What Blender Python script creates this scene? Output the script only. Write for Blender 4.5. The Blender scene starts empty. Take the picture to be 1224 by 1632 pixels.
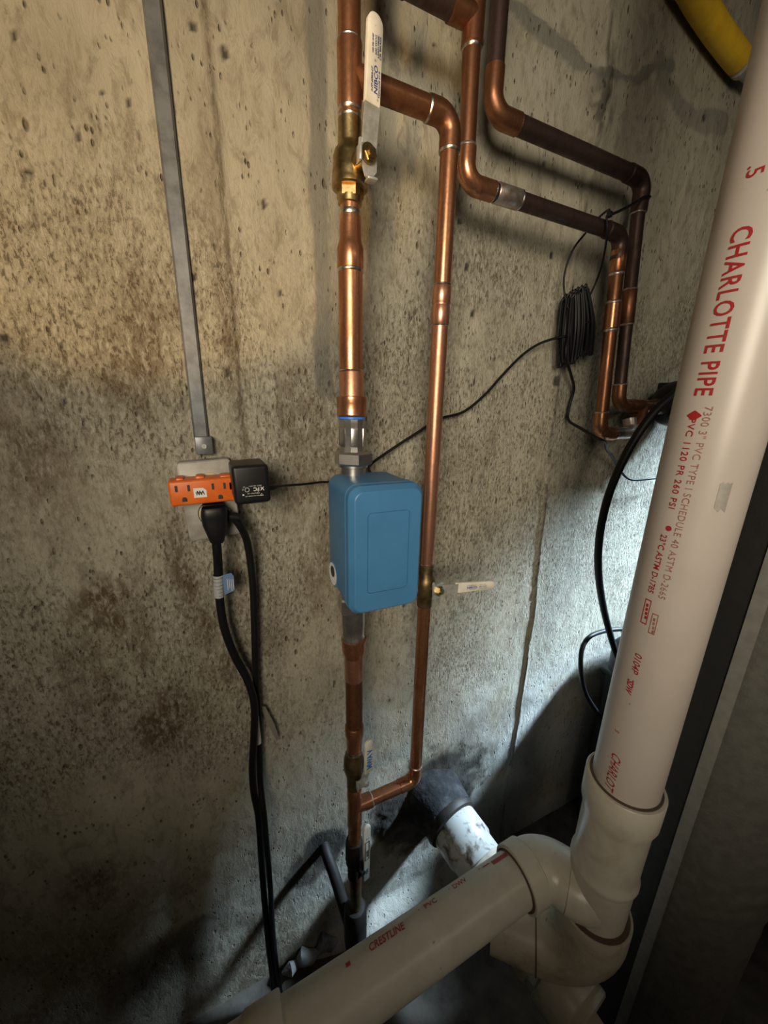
import bpy, bmesh, math, random
import numpy as np
from mathutils import Vector, Matrix
random.seed(7)
S = bpy.context.scene
COL = S.collection
V = Vector
PI = math.pi

# ------------------------------------------------------------------ camera
cam = bpy.data.cameras.new('camera')
cam.sensor_fit = 'VERTICAL'
cam.sensor_height = 36.0
cam.lens = 36.0 * 600.0 / 1632.0
cam.clip_start = 0.01
co = bpy.data.objects.new('camera', cam)
COL.objects.link(co)
_r = V((0.9065, -0.4218, 0.0193)); _d = V((-0.0999, -0.2586, -0.9608)); _f = V((0.4102, 0.8691, -0.2765))
M = Matrix((_r, -_d, -_f)).transposed().to_4x4()
M.translation = V((0, -0.63, 1.36))
co.matrix_world = M
S.camera = co

# ------------------------------------------------------------------ world, exposure
S.view_settings.view_transform = 'Standard'
S.view_settings.look = 'None'
S.view_settings.gamma = 1.0
S.view_settings.use_curve_mapping = False
S.view_settings.exposure = -0.05
w = bpy.data.worlds.new('world'); S.world = w
w.use_nodes = True
bg = w.node_tree.nodes['Background']
bg.inputs['Color'].default_value = (0.60, 0.75, 1.0, 1)
bg.inputs['Strength'].default_value = 0.15

# ------------------------------------------------------------------ lights
def aim(o, p, t):
    o.location = p
    o.rotation_euler = (V(t) - V(p)).to_track_quat('-Z', 'Y').to_euler()

def area(name, p, t, sx, sy, power, col):
    l = bpy.data.lights.new(name, 'AREA'); l.shape = 'RECTANGLE'
    l.size = sx; l.size_y = sy; l.energy = power; l.color = col
    o = bpy.data.objects.new(name, l); COL.objects.link(o); aim(o, p, t)
    return o

def spot(name, p, t, angle, blend, power, col, size=0.03):
    l = bpy.data.lights.new(name, 'SPOT'); l.spot_size = math.radians(angle); l.spot_blend = blend
    l.energy = power; l.color = col; l.shadow_soft_size = size
    o = bpy.data.objects.new(name, l); COL.objects.link(o); aim(o, p, t)
    return o

# daylight through the small window high in the right wall
wd = area('window_daylight', (2.38, -0.56, 2.14), (1.16, 0.0, 0.90), 0.30, 0.20, 11, (0.60, 0.81, 1.0))
wd.data.spread = math.radians(27)
# unseen warm lamp, set low on the left; its cone cuts light off below
spot('warm_lamp', (-0.42, -0.85, 1.12), (-0.03, 0.0, 1.76), 40, 0.30, 24, (1.0, 0.60, 0.22))
# added fill spot behind the camera, unseen, pooled on the middle of the wall
spot('fill_spot', (-0.62, -1.7, 1.74), (0.42, 0.0, 1.44), 56, 1.0, 150, (1.0, 0.88, 0.68), 0.42)
# added unseen fill under the ceiling, further back
area('ceiling_fill', (0.9, -2.3, 2.36), (0.9, -2.2, 0.0), 1.2, 0.12, 4, (1.0, 0.88, 0.70))

# ------------------------------------------------------------------ materials
def nodes(name):
    m = bpy.data.materials.new(name); m.use_nodes = True
    nt = m.node_tree
    return m, nt, nt.nodes['Principled BSDF']

def N(nt, t, **kw):
    n = nt.nodes.new(t)
    for k, v in kw.items(): setattr(n, k, v)
    return n

def noise(nt, vec, scale, detail=4, rough=0.55, dist=0.0):
    n = N(nt, 'ShaderNodeTexNoise')
    n.inputs['Scale'].default_value = scale; n.inputs['Detail'].default_value = detail
    n.inputs['Roughness'].default_value = rough; n.inputs['Distortion'].default_value = dist
    nt.links.new(vec, n.inputs['Vector'])
    return n.outputs['Fac']

def ramp(nt, fac, *stops):
    r = N(nt, 'ShaderNodeValToRGB')
    e = r.color_ramp.elements
    while len(e) < len(stops): e.new(0.5)
    for k, (p, c) in enumerate(stops):
        e[k].position = p
        e[k].color = (c, c, c, 1) if not hasattr(c, '__len__') else tuple(c) + (1,)
    nt.links.new(fac, r.inputs['Fac'])
    return r.outputs['Color']

def mixc(nt, fac, a, b, mode='MIX'):
    m = N(nt, 'ShaderNodeMix', data_type='RGBA', blend_type=mode)
    for sock, val in ((m.inputs[0], fac), (m.inputs[6], a), (m.inputs[7], b)):
        if hasattr(val, 'is_output'): nt.links.new(val, sock)
        elif hasattr(val, '__len__'): sock.default_value = tuple(val) + (1,)
        else: sock.default_value = val
    return m.outputs[2]

def math_(nt, op, a, b=None, clamp=False):
    m = N(nt, 'ShaderNodeMath', operation=op); m.use_clamp = clamp
    for k, val in enumerate((a, b)):
        if val is None: continue
        if hasattr(val, 'is_output'): nt.links.new(val, m.inputs[k])
        else: m.inputs[k].default_value = val
    return m.outputs[0]

def bump(nt, b, height, strength, dist):
    n = N(nt, 'ShaderNodeBump'); n.inputs['Strength'].default_value = strength; n.inputs['Distance'].default_value = dist
    nt.links.new(height, n.inputs['Height']); nt.links.new(n.outputs['Normal'], b.inputs['Normal'])

def simple(name, c, rough=0.5, metal=0.0, c2=None, scale=30, bumps=0.0, bscale=200, lo=0.4, hi=0.65, spec=0.5, coat=0):
    m, nt, b = nodes(name)
    geo = N(nt, 'ShaderNodeNewGeometry')
    b.inputs['Roughness'].default_value = rough; b.inputs['Metallic'].default_value = metal
    b.inputs['Specular IOR Level'].default_value = spec
    if coat: b.inputs['Coat Weight'].default_value = coat
    if c2 is not None:
        f = ramp(nt, noise(nt, geo.outputs['Position'], scale, 6, 0.6), (lo, 0.0), (hi, 1.0))
        nt.links.new(mixc(nt, f, c, c2), b.inputs['Base Color'])
    else:
        b.inputs['Base Color'].default_value = tuple(c) + (1,)
    if bumps:
        bump(nt, b, noise(nt, geo.outputs['Position'], bscale, 3), bumps, 0.002)
    return m

def copper_mat(name, bright, dark, rough, lo, hi, metal=0.86):
    m, nt, b = nodes(name)
    geo = N(nt, 'ShaderNodeNewGeometry')
    mp = N(nt, 'ShaderNodeMapping'); mp.inputs['Scale'].default_value = (1, 1, 0.35)
    nt.links.new(geo.outputs['Position'], mp.inputs['Vector'])
    f = ramp(nt, noise(nt, mp.outputs['Vector'], 42, 7, 0.62, 0.6), (lo, 0.0), (hi, 1.0))
    f2 = ramp(nt, noise(nt, geo.outputs['Position'], 260, 4, 0.6), (0.35, 0.0), (0.8, 1.0))
    c = mixc(nt, f, bright, dark)
    c = mixc(nt, math_(nt, 'MULTIPLY', f2, 0.35), c, [x * 0.45 for x in dark])
    nt.links.new(c, b.inputs['Base Color'])
    b.inputs['Metallic'].default_value = metal
    rr = math_(nt, 'ADD', math_(nt, 'MULTIPLY', f, 0.18), rough)
    nt.links.new(rr, b.inputs['Roughness'])
    bump(nt, b, noise(nt, geo.outputs['Position'], 120, 3), 0.06, 0.002)
    return m

COPPER = copper_mat('copper', (0.62, 0.29, 0.155), (0.33, 0.13, 0.062), 0.26, 0.40, 0.68)
COPPER_NEW = copper_mat('copper_clean', (0.70, 0.35, 0.23), (0.48, 0.21, 0.12), 0.30, 0.40, 0.70)
COPPER_BROWN = copper_mat('copper_browned', (0.40, 0.175, 0.09), (0.19, 0.085, 0.045), 0.33, 0.35, 0.65)
COPPER_DARK = copper_mat('copper_tarnished', (0.115, 0.072, 0.062), (0.06, 0.036, 0.032), 0.42, 0.40, 0.70, 0.75)
SOLDER = simple('solder', (0.72, 0.70, 0.66), 0.32, 1.0, (0.45, 0.42, 0.38), 160)
FLUX = simple('tinned_copper', (0.62, 0.58, 0.55), 0.38, 0.85, (0.42, 0.27, 0.2), 90)
BRASS = simple('brass', (0.50, 0.37, 0.17), 0.36, 1.0, (0.26, 0.18, 0.08), 60, 0.08, 220)
BRASS_DARK = simple('brass_tarnished', (0.24, 0.17, 0.08), 0.45, 0.9, (0.11, 0.08, 0.045), 60, 0.08, 220)
BLACK_METAL = simple('blackened_bronze', (0.005, 0.0045, 0.004), 0.65, 0.0, (0.018, 0.012, 0.008), 60, 0.1, 150)
STEEL = simple('stainless_steel', (0.52, 0.50, 0.48), 0.30, 0.92, (0.42, 0.40, 0.38), 80)
ZINC = simple('zinc_plated_steel', (0.66, 0.67, 0.66), 0.32, 0.55, (0.48, 0.48, 0.46), 100)
VINYL = simple('white_vinyl_sleeve', (0.80, 0.77, 0.69), 0.42, 0, (0.70, 0.65, 0.54), 70)
BLUE = simple('blue_plastic', (0.060, 0.205, 0.410), 0.42, 0, (0.054, 0.188, 0.38), 20, 0.03, 400)
GASKET = simple('blue_gasket', (0.05, 0.20, 0.75), 0.4)
BLUE_INK = simple('blue_ink', (0.02, 0.04, 0.28), 0.6)
NAVY_INK = simple('navy_ink', (0.03, 0.05, 0.14), 0.6)
LIGHT_BLUE_INK = simple('light_blue_ink', (0.05, 0.20, 0.50), 0.6)
DARK_INK = simple('dark_ink', (0.03, 0.03, 0.03), 0.6)
WHITE_INK = simple('white_ink', (0.62, 0.62, 0.6), 0.6)
RED_INK = simple('red_ink', (0.40, 0.012, 0.018), 0.55, 0, (0.33, 0.03, 0.03), 120)
FADED_INK = simple('faded_red_ink', (0.30, 0.10, 0.075), 0.55, 0, (0.36, 0.19, 0.15), 160)
BLACK = simple('black_plastic', (0.008, 0.008, 0.009), 0.42, spec=0.4)
CABLE = simple('black_cable_jacket', (0.006, 0.006, 0.007), 0.5, spec=0.3)
RUBBER = simple('black_rubber', (0.010, 0.009, 0.008), 0.6, 0, (0.035, 0.024, 0.015), 40, 0.2, 120)
ORANGE = simple('orange_plastic', (0.78, 0.16, 0.015), 0.42, 0, (0.66, 0.12, 0.012), 40)
COVER = simple('painted_metal_cover', (0.42, 0.40, 0.36), 0.5, 0.1, (0.31, 0.285, 0.25), 45, 0.1, 150)
IVORY = simple('ivory_receptacle', (0.55, 0.45, 0.29), 0.4)
RACEWAY = simple('grey_raceway_steel', (0.20, 0.21, 0.22), 0.40, 0.35, (0.13, 0.135, 0.14), 55, 0.05, 120)
PAPER = simple('white_paper', (0.75, 0.75, 0.72), 0.6)
SILVER_PAPER = simple('silver_label', (0.62, 0.64, 0.66), 0.35, 0.4)
BLUE_PAPER = simple('blue_label', (0.11, 0.20, 0.36), 0.5)
GREY_PAPER = simple('grey_tag', (0.22, 0.20, 0.17), 0.7)
YELLOW = simple('yellow_coating', (0.82, 0.52, 0.03), 0.42, 0, (0.70, 0.42, 0.025), 40)
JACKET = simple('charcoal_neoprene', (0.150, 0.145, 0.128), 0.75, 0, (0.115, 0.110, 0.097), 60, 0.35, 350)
JACKET_SHADE = simple('shaded_neoprene', (0.020, 0.020, 0.019), 0.8, 0, (0.015, 0.015, 0.014), 60, 0.25, 350)  # darker copy of the jacket cloth, shade of its left side in the colour
SEAM = simple('grey_seam_tape', (0.28, 0.27, 0.25), 0.6, 0, (0.23, 0.22, 0.20), 60, 0.15, 250)
TANK_BLACK = simple('black_tank_plastic', (0.016, 0.017, 0.019), 0.5)
NAVY = simple('navy_plastic', (0.012, 0.016, 0.026), 0.5)
CEMENT = simple('dark_hydraulic_cement', (0.020, 0.020, 0.022), 0.9, 0, (0.065, 0.064, 0.066), 48, 0.9, 110, 0.45, 0.75)
WHITEWASH = simple('pale_curb_mortar', (0.24, 0.24, 0.235), 0.9, 0, (0.10, 0.095, 0.085), 30, 0.7, 70)

def pvc_mat(name, base, dirty, lo, hi, scale):
    m, nt, b = nodes(name)
    geo = N(nt, 'ShaderNodeNewGeometry')
    f = ramp(nt, noise(nt, geo.outputs['Position'], scale, 7, 0.65, 0.4), (lo, 0.0), (hi, 1.0))
    sp = ramp(nt, noise(nt, geo.outputs['Position'], 95, 2, 0.5), (0.74, 0.0), (0.78, 1.0))
    c = mixc(nt, f, base, dirty)
    c = mixc(nt, math_(nt, 'MULTIPLY', sp, 0.6), c, [x * 0.3 for x in dirty])
    nt.links.new(c, b.inputs['Base Color'])
    b.inputs['Roughness'].default_value = 0.33
    return m
PVC = pvc_mat('white_pvc', (0.54, 0.475, 0.435), (0.49, 0.43, 0.385), 0.45, 0.75, 9)
PVC_GREY = pvc_mat('greyed_pvc', (0.56, 0.54, 0.47), (0.45, 0.42, 0.35), 0.45, 0.8, 14)
PVC_FIT = pvc_mat('pvc_fitting', (0.56, 0.52, 0.44), (0.42, 0.37, 0.29), 0.5, 0.8, 18)
PVC_DIRTY = pvc_mat('stained_pvc', (0.50, 0.50, 0.48), (0.10, 0.075, 0.05), 0.50, 0.66, 34)
PVC_BROWN = pvc_mat('browned_pvc', (0.50, 0.44, 0.35), (0.20, 0.15, 0.09), 0.50, 0.80, 16)
GLUE = simple('dried_cement_ring', (0.085, 0.060, 0.042), 0.6)

def wall_mat():
    m, nt, b = nodes('poured_concrete')
    geo = N(nt, 'ShaderNodeNewGeometry')
    P = geo.outputs['Position']
    def att(n):
        a = N(nt, 'ShaderNodeAttribute', attribute_name=n); return a.outputs['Fac']
    mp = N(nt, 'ShaderNodeMapping'); mp.inputs['Scale'].default_value = (1, 1, 0.45)
    nt.links.new(P, mp.inputs['Vector']); SV = mp.outputs['Vector']
    rough = att('rough'); stain = att('stain'); grey = att('grey'); dark = att('dark'); pale = att('pale')
    n1 = noise(nt, SV, 9, 8, 0.62, 0.3)
    c = mixc(nt, ramp(nt, n1, (0.32, 0.0), (0.70, 1.0)), (0.325, 0.298, 0.232), (0.50, 0.465, 0.37))
    n2 = noise(nt, SV, 55, 8, 0.68, 0.5)
    c = mixc(nt, ramp(nt, n2, (0.50, 0.0), (0.62, 0.6)), c, (0.225, 0.195, 0.14))
    # sandy mottling where the face of the wall has worn
    n3 = noise(nt, SV, 230, 8, 0.70, 0.3)
    mott = math_(nt, 'MULTIPLY', ramp(nt, n3, (0.535, 0.0), (0.585, 1.0)), rough)
    c = mixc(nt, math_(nt, 'MULTIPLY', mott, 0.85), c, (0.135, 0.112, 0.078))
    pal = math_(nt, 'MULTIPLY', ramp(nt, n3, (0.40, 1.0), (0.47, 0.0)), rough)
    c = mixc(nt, math_(nt, 'MULTIPLY', pal, 0.6), c, (0.62, 0.60, 0.50))
    # brown weathering
    n4 = noise(nt, SV, 120, 6, 0.7, 0.5)
    st = math_(nt, 'MULTIPLY', stain, ramp(nt, n4, (0.38, 0.25), (0.54, 1.0)))
    c = mixc(nt, math_(nt, 'MULTIPLY', st, 0.95, True), c, (0.105, 0.066, 0.032))
    c = mixc(nt, math_(nt, 'MULTIPLY', grey, 0.92), c, (0.165, 0.162, 0.145))
    c = mixc(nt, math_(nt, 'MULTIPLY', pale, 0.75), c, (0.50, 0.51, 0.51))
    # small air pits of the pour
    vo = N(nt, 'ShaderNodeTexVoronoi'); vo.inputs['Scale'].default_value = 46
    nt.links.new(SV, vo.inputs['Vector'])
    pitmask = ramp(nt, noise(nt, P, 13, 2), (0.50, 0.0), (0.60, 1.0))
    pit = math_(nt, 'MULTIPLY', ramp(nt, vo.outputs['Distance'], (0.07, 1.0), (0.15, 0.0)), pitmask)
    vo2 = N(nt, 'ShaderNodeTexVoronoi'); vo2.inputs['Scale'].default_value = 150
    nt.links.new(SV, vo2.inputs['Vector'])
    pm2 = ramp(nt, noise(nt, P, 31, 3), (0.52, 0.0), (0.64, 1.0))
    pit2 = math_(nt, 'MULTIPLY', ramp(nt, vo2.outputs['Distance'], (0.16, 1.0), (0.30, 0.0)), pm2)
    pits = math_(nt, 'MAXIMUM', pit, pit2)
    c = mixc(nt, math_(nt, 'MULTIPLY', pits, 0.75), c, (0.10, 0.075, 0.05))
    c = mixc(nt, dark, c, (0.040, 0.036, 0.033))
    nt.links.new(c, b.inputs['Base Color'])
    b.inputs['Roughness'].default_value = 0.88
    b.inputs['Specular IOR Level'].default_value = 0.25
    h = math_(nt, 'MULTIPLY', n3, math_(nt, 'ADD', math_(nt, 'MULTIPLY', rough, 0.9), 0.18))
    h = math_(nt, 'ADD', h, math_(nt, 'MULTIPLY', n2, 0.8))
    h = math_(nt, 'SUBTRACT', h, math_(nt, 'MULTIPLY', pits, 0.8))
    bump(nt, b, h, 0.9, 0.005)
    return m
WALL = wall_mat()
FLOOR = simple('concrete_floor', (0.095, 0.082, 0.066), 0.85, 0, (0.040, 0.031, 0.023), 14, 0.4, 90)
SHELL = simple('basement_shell', (0.16, 0.145, 0.12), 0.9, 0, (0.11, 0.10, 0.085), 5)
JOIST = simple('rough_ceiling_wood', (0.12, 0.085, 0.05), 0.8, 0, (0.08, 0.055, 0.03), 8)

# ------------------------------------------------------------------ mesh helpers
class G:
    def __init__(s): s.v = []; s.f = []
    def add(s, vs, fs):
        o = len(s.v); s.v += [tuple(q) for q in vs]; s.f += [tuple(i + o for i in f) for f in fs]
        return s
    def lathe(s, p, ax, prof, seg=28, caps=True, phase=0.0):
        p = V(p); ax = V(ax).normalized()
        a = ax.orthogonal().normalized(); b = ax.cross(a)
        vs = []; fs = []
        for (t, r) in prof:
            for k in range(seg):
                q = 2 * PI * k / seg + phase
                vs.append(p + ax * t + (a * math.cos(q) + b * math.sin(q)) * r)
        n = len(prof)
        for i in range(n - 1):
            for k in range(seg):
                k2 = (k + 1) % seg
                fs.append((i * seg + k, i * seg + k2, (i + 1) * seg + k2, (i + 1) * seg + k))
        if caps:
            fs.append(tuple(range(seg - 1, -1, -1))); fs.append(tuple((n - 1) * seg + k for k in range(seg)))
        return s.add(vs, fs)
    def cyl(s, a, b, r, seg=28, bev=0.0):
        a = V(a); b = V(b); L = (b - a).length
        prof = [(0, r), (L, r)] if not bev else [(0, r - bev), (bev, r), (L - bev, r), (L, r - bev)]
        return s.lathe(a, b - a, prof, seg)
    def tube(s, pts, r, seg=12, caps=True):
        pts = [V(q) for q in pts]; n = len(pts)
        rr = [r] * n if not hasattr(r, '__len__') else r
        T = [(pts[min(i + 1, n - 1)] - pts[max(i - 1, 0)]).normalized() for i in range(n)]
        a = T[0].orthogonal().normalized(); vs = []; fs = []
        for i in range(n):
            a = (a - T[i] * a.dot(T[i])).normalized(); b = T[i].cross(a)
            for k in range(seg):
                q = 2 * PI * k / seg
                vs.append(pts[i] + (a * math.cos(q) + b * math.sin(q)) * rr[i])
        for i in range(n - 1):
            for k in range(seg):
                k2 = (k + 1) % seg
                fs.append((i * seg + k, i * seg + k2, (i + 1) * seg + k2, (i + 1) * seg + k))
        if caps:
            fs.append(tuple(range(seg - 1, -1, -1))); fs.append(tuple((n - 1) * seg + k for k in range(seg)))
        return s.add(vs, fs)
    def rbox(s, c, size, bev=0.004, seg=3, rot=None):
        bm = bmesh.new(); bmesh.ops.create_cube(bm, size=1.0)
        bmesh.ops.scale(bm, vec=size, verts=bm.verts)
        if bev: bmesh.ops.bevel(bm, geom=list(bm.edges), offset=bev, segments=seg, profile=0.5, affect='EDGES')
        if rot is not None: bmesh.ops.transform(bm, matrix=rot.to_4x4(), verts=bm.verts)
        bmesh.ops.translate(bm, vec=V(c), verts=bm.verts)
        bm.verts.index_update()
        s.add([v.co.copy() for v in bm.verts], [[v.index for v in f.verts] for f in bm.faces]); bm.free()
        return s
    def slab(s, outline, o, ex, ey, h, bev=0.0):
        """extrude a 2D outline (in ex, ey from o) along ex x ey by h, optional chamfered front edge"""
        o = V(o); ex = V(ex).normalized(); ey = V(ey).normalized(); ez = ex.cross(ey)
        n = len(outline)
        cx = sum(q[0] for q in outline) / n; cy = sum(q[1] for q in outline) / n
        rings = [(0, 0)] + ([(h - bev, 0), (h, bev)] if bev else [(h, 0)])
        vs = []; fs = []
        for (z, ins) in rings:
            for i, (x, y) in enumerate(outline):
                if ins:
                    d = math.hypot(x - cx, y - cy) or 1; k = max(0, 1 - ins * 1.3 / d)
                    x = cx + (x - cx) * k; y = cy + (y - cy) * k
                vs.append(o + ex * x + ey * y + ez * z)
        for i in range(len(rings) - 1):
            for k in range(n):
                k2 = (k + 1) % n
                fs.append((i * n + k, i * n + k2, (i + 1) * n + k2, (i + 1) * n + k))
        fs.append(tuple(range(n - 1, -1, -1))); fs.append(tuple((len(rings) - 1) * n + k for k in range(n)))
        return s.add(vs, fs)

def smooth_path(pts, k=6):
    P = [V(q) for q in pts]; out = []
    Q = [P[0] * 2 - P[1]] + P + [P[-1] * 2 - P[-2]]
    for i in range(1, len(Q) - 2):
        a, b, c, d = Q[i - 1], Q[i], Q[i + 1], Q[i + 2]
        for j in range(k):
            t = j / k
            out.append(0.5 * ((2 * b) + (c - a) * t + (2 * a - 5 * b + 4 * c - d) * t * t + (3 * b - a - 3 * c + d) * t ** 3))
    out.append(P[-1])
    return out

def arc(p, d0, d1, r, n=12):
    """quarter bend: leaves corner region: starts at corner - d0*r, ends at corner + d1*r"""
    p = V(p); d0 = V(d0).normalized(); d1 = V(d1).normalized()
    c = p - d0 * r + d1 * r
    return [c + (-d1 * math.cos(PI / 2 * i / n) + d0 * math.sin(PI / 2 * i / n)) * r for i in range(n + 1)]

def rrect(w, h, r, n=5, cx=0, cy=0):
    out = []
    for (sx, sy, a0) in ((1, 1, 0), (-1, 1, 90), (-1, -1, 180), (1, -1, 270)):
        for i in range(n + 1):
            a = math.radians(a0 + 90 * i / n)
            out.append((cx + sx * (w / 2 - r) + r * math.cos(a), cy + sy * (h / 2 - r) + r * math.sin(a)))
    return out

def origin(o):
    p = V((0, 0, 0))
    while o is not None: p = p + V(o.location); o = o.parent
    return p

def obj(name, g, mat, parent=None, sharp=38, loc=None):
    me = bpy.data.meshes.new(name)
    off = origin(parent) if parent is not None else V(loc or (0, 0, 0))
    me.from_pydata([tuple(V(q) - off) for q in g.v], [], g.f)
    me.update()
    bm = bmesh.new(); bm.from_mesh(me); bmesh.ops.recalc_face_normals(bm, faces=bm.faces); bm.to_mesh(me); bm.free()
    me.materials.append(mat)
    me.shade_smooth()
    me.set_sharp_from_angle(angle=math.radians(sharp))
    o = bpy.data.objects.new(name, me); COL.objects.link(o)
    if parent is not None: o.parent = parent
    elif loc: o.location = loc
    return o

def thing(name, label, cat, loc, group=None):
    o = bpy.data.objects.new(name, None); COL.objects.link(o); o.location = loc
    o.empty_display_size = 0.02
    tag(o, label, cat, group)
    return o

def tag(o, label, cat, group=None):
    o['label'] = label; o['category'] = cat
    if group: o['group'] = group
    return o

def lab(o, text):
    o['label'] = text; return o

def struct(o): o['kind'] = 'structure'; return o

# ---- lettering: real text outlines, laid on a plane or wrapped round a pipe
def text_geo(body, size, bold=0.0, shear=0.0, spacing=1.0, xscale=1.0):
    cu = bpy.data.curves.new('lettering', 'FONT'); cu.body = body; cu.size = size
    cu.offset = bold; cu.shear = shear; cu.space_character = spacing; cu.resolution_u = 3
    o = bpy.data.objects.new('lettering', cu); COL.objects.link(o)
    bpy.context.view_layer.update()
    dg = bpy.context.evaluated_depsgraph_get()
    me = bpy.data.meshes.new_from_object(o.evaluated_get(dg))
    bpy.data.objects.remove(o); bpy.data.curves.remove(cu)
    bm = bmesh.new(); bm.from_mesh(me); bpy.data.meshes.remove(me)
    for v in bm.verts: v.co.x *= xscale
    return bm

def bm_add(g, bm, fn):
    bm.verts.index_update()
    g.add([fn(v.co) for v in bm.verts], [[v.index for v in f.verts] for f in bm.faces])
    bm.free()

def flat_text(g, body, o, ex, ey, size, **kw):
    o = V(o); ex = V(ex).normalized(); ey = V(ey).normalized()
    bm_add(g, text_geo(body, size, **kw), lambda c: o + ex * c.x + ey * c.y)

def cut_rows(bm, step):
    ys = [v.co.y for v in bm.verts]
    if not ys: return
    y = min(ys) + step
    while y < max(ys):
        geom = list(bm.verts) + list(bm.edges) + list(bm.faces)
        bmesh.ops.bisect_plane(bm, geom=geom, plane_co=(0, y, 0), plane_no=(0, 1, 0)); y += step

def wrap(g, bm, A, u, r, up0, th0, s0):
    """text x runs along u from s0, text y goes round the pipe from angle th0; up0 is the radial at angle 0"""
    cut_rows(bm, 0.0022)
    A = V(A); u = V(u).normalized(); e0 = V(up0).normalized(); e1 = e0.cross(u)
    def fn(c):
        a = th0 + c.y / r
        return A + u * (s0 + c.x) + (e0 * math.cos(a) + e1 * math.sin(a)) * r
    bm_add(g, bm, fn)

# ------------------------------------------------------------------ the setting
rng = np.random.RandomState(11)
def vnoise(x, z, sc, seed):
    r = np.random.RandomState(seed); n = 128
    tab = r.rand(n, n)
    X = x * sc; Z = z * sc
    xi = np.floor(X).astype(int); zi = np.floor(Z).astype(int)
    fx = X - xi; fz = Z - zi
    fx = fx * fx * (3 - 2 * fx); fz = fz * fz * (3 - 2 * fz)
    a = tab[xi % n, zi % n]; b_ = tab[(xi + 1) % n, zi % n]; c = tab[xi % n, (zi + 1) % n]; d = tab[(xi + 1) % n, (zi + 1) % n]
    return (a * (1 - fx) + b_ * fx) * (1 - fz) + (c * (1 - fx) + d * fx) * fz
def fbm(x, z, sc, seed, o=5, g=0.5):
    s = 0; amp = 1; tot = 0
    for k in range(o):
        s = s + amp * vnoise(x + 7.3 * k, z + 3.1 * k, sc * 2 ** k, seed + k); tot += amp; amp *= g
    return s / tot
def sstep(a, b, x):
    t = np.clip((x - a) / (b - a), 0, 1); return t * t * (3 - 2 * t)
def segdist(X, Z, pts):
    d = np.full(X.shape, 9.0)
    for (a, b) in zip(pts[:-1], pts[1:]):
        ax, az = a; bx, bz = b; vx, vz = bx - ax, bz - az
        t = np.clip(((X - ax) * vx + (Z - az) * vz) / (vx * vx + vz * vz), 0, 1)
        d = np.minimum(d, np.hypot(X - ax - t * vx, Z - az - t * vz))
    return d

RX0, RX1, RY, RZ = -2.2, 2.45, -3.3, 2.45
xs = np.concatenate([np.linspace(RX0, -0.5, 24)[:-1], np.arange(-0.5, 1.75, 0.0042), np.linspace(1.755, RX1, 14)])
zs = np.concatenate([[-0.02], np.arange(0.0, 2.3, 0.0042), np.linspace(2.305, RZ, 6)])
X, Z = np.meshgrid(xs, zs)
wx = X + 0.03 * (fbm(X, Z, 6, 50) - 0.5); wz = Z + 0.03 * (fbm(X, Z, 6, 60) - 0.5)
Y = (fbm(X, Z, 3, 1) - 0.5) * 0.010 + (fbm(X, Z, 22, 8, 4) - 0.5) * 0.0030
# formwork joints: thin raised fins and slight steps between boards
seam1 = np.interp(Z, [1.15, 1.263, 1.356, 1.567, 1.713, 1.812, 2.3], [0.048, 0.054, 0.054, 0.053, 0.052, 0.050, 0.048])
seam2 = np.interp(Z, [0.0, 0.142, 0.479, 0.868, 1.303, 1.525, 1.733, 1.839, 1.931, 2.041, 2.3], [0.728, 0.728, 0.741, 0.735, 0.717, 0.719, 0.724, 0.726, 0.719, 0.717, 0.715])
seam2 = seam2 + (fbm(X * 0, Z, 14, 77, 4) - 0.5) * 0.012
d1 = np.abs(X - seam1); d2 = np.abs(X - seam2)
Y += 0.003 * sstep(-0.002, 0.002, X - seam1) * sstep(1.05, 1.25, Z)
Y -= 0.0035 * np.exp(-(d2 / 0.003) ** 2)
Y -= 0.004 * sstep(-0.004, 0.004, X - seam2)
clump = np.exp(-((X - 0.722) / 0.022) ** 2 - ((Z - 1.90) / 0.075) ** 2)
Y -= clump * 0.020 * fbm(X, Z, 40, 90, 3)
clump_dark = clump * sstep(0.46, 0.60, fbm(X * 1.8, Z * 0.7, 40, 95, 3))
Y -= 0.035 * sstep(0.06, 0.0, Z) * sstep(0.02, 0.2, X) * sstep(0.8, 0.6, X)           # footing curb bulge
stain = np.zeros_like(X); grey = np.zeros_like(X); dark = np.zeros_like(X); pale = np.zeros_like(X)
# brown weathering on the worn middle of the wall, mostly to the left
band = sstep(0.55, 0.9, Z) * sstep(1.62, 1.30, Z)
f1 = fbm(wx * 1.0, wz * 0.55, 7, 21, 5, 0.6)
left = sstep(0.35, -0.05, X)
stain = np.clip(sstep(0.54, 0.70, f1) * (0.25 + 0.75 * left) * (0.25 + 0.75 * band), 0, 1)
for (sx, sz, rx, rz, a) in ((-0.06, 1.43, .05, .09, .6), (-0.09, 1.38, .05, .05, .6), (-0.055, 1.10, .020, .10, .75), (0.028, 1.06, .016, .07, .7), (-0.03, 0.98, .022, .07, .65), (0.075, 0.95, .03, .05, .45), (-0.19, 0.93, .05, .10, .55), (-0.10, 0.83, .07, .08, .8),
                            (0.0, 0.90, .05, .08, .5), (-0.12, 1.0, .02, .12, .5), (-0.21, 1.28, .05, .12, .5), (-0.26, 0.52, .05, .08, .6), (0.02, 0.40, .03, .06, .3), (0.12, 0.33, .05, .05, .8)):
    stain = np.maximum(stain, 1.35 * a * np.exp(-((wx - sx) / rx) ** 2 - ((wz - sz) / rz) ** 2) * (0.3 + 1.2 * fbm(X, Z, 30, 31, 4)))
stain = np.maximum(stain, 0.75 * np.exp(-(d1 / 0.004) ** 2) * sstep(1.0, 1.35, Z))
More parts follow.
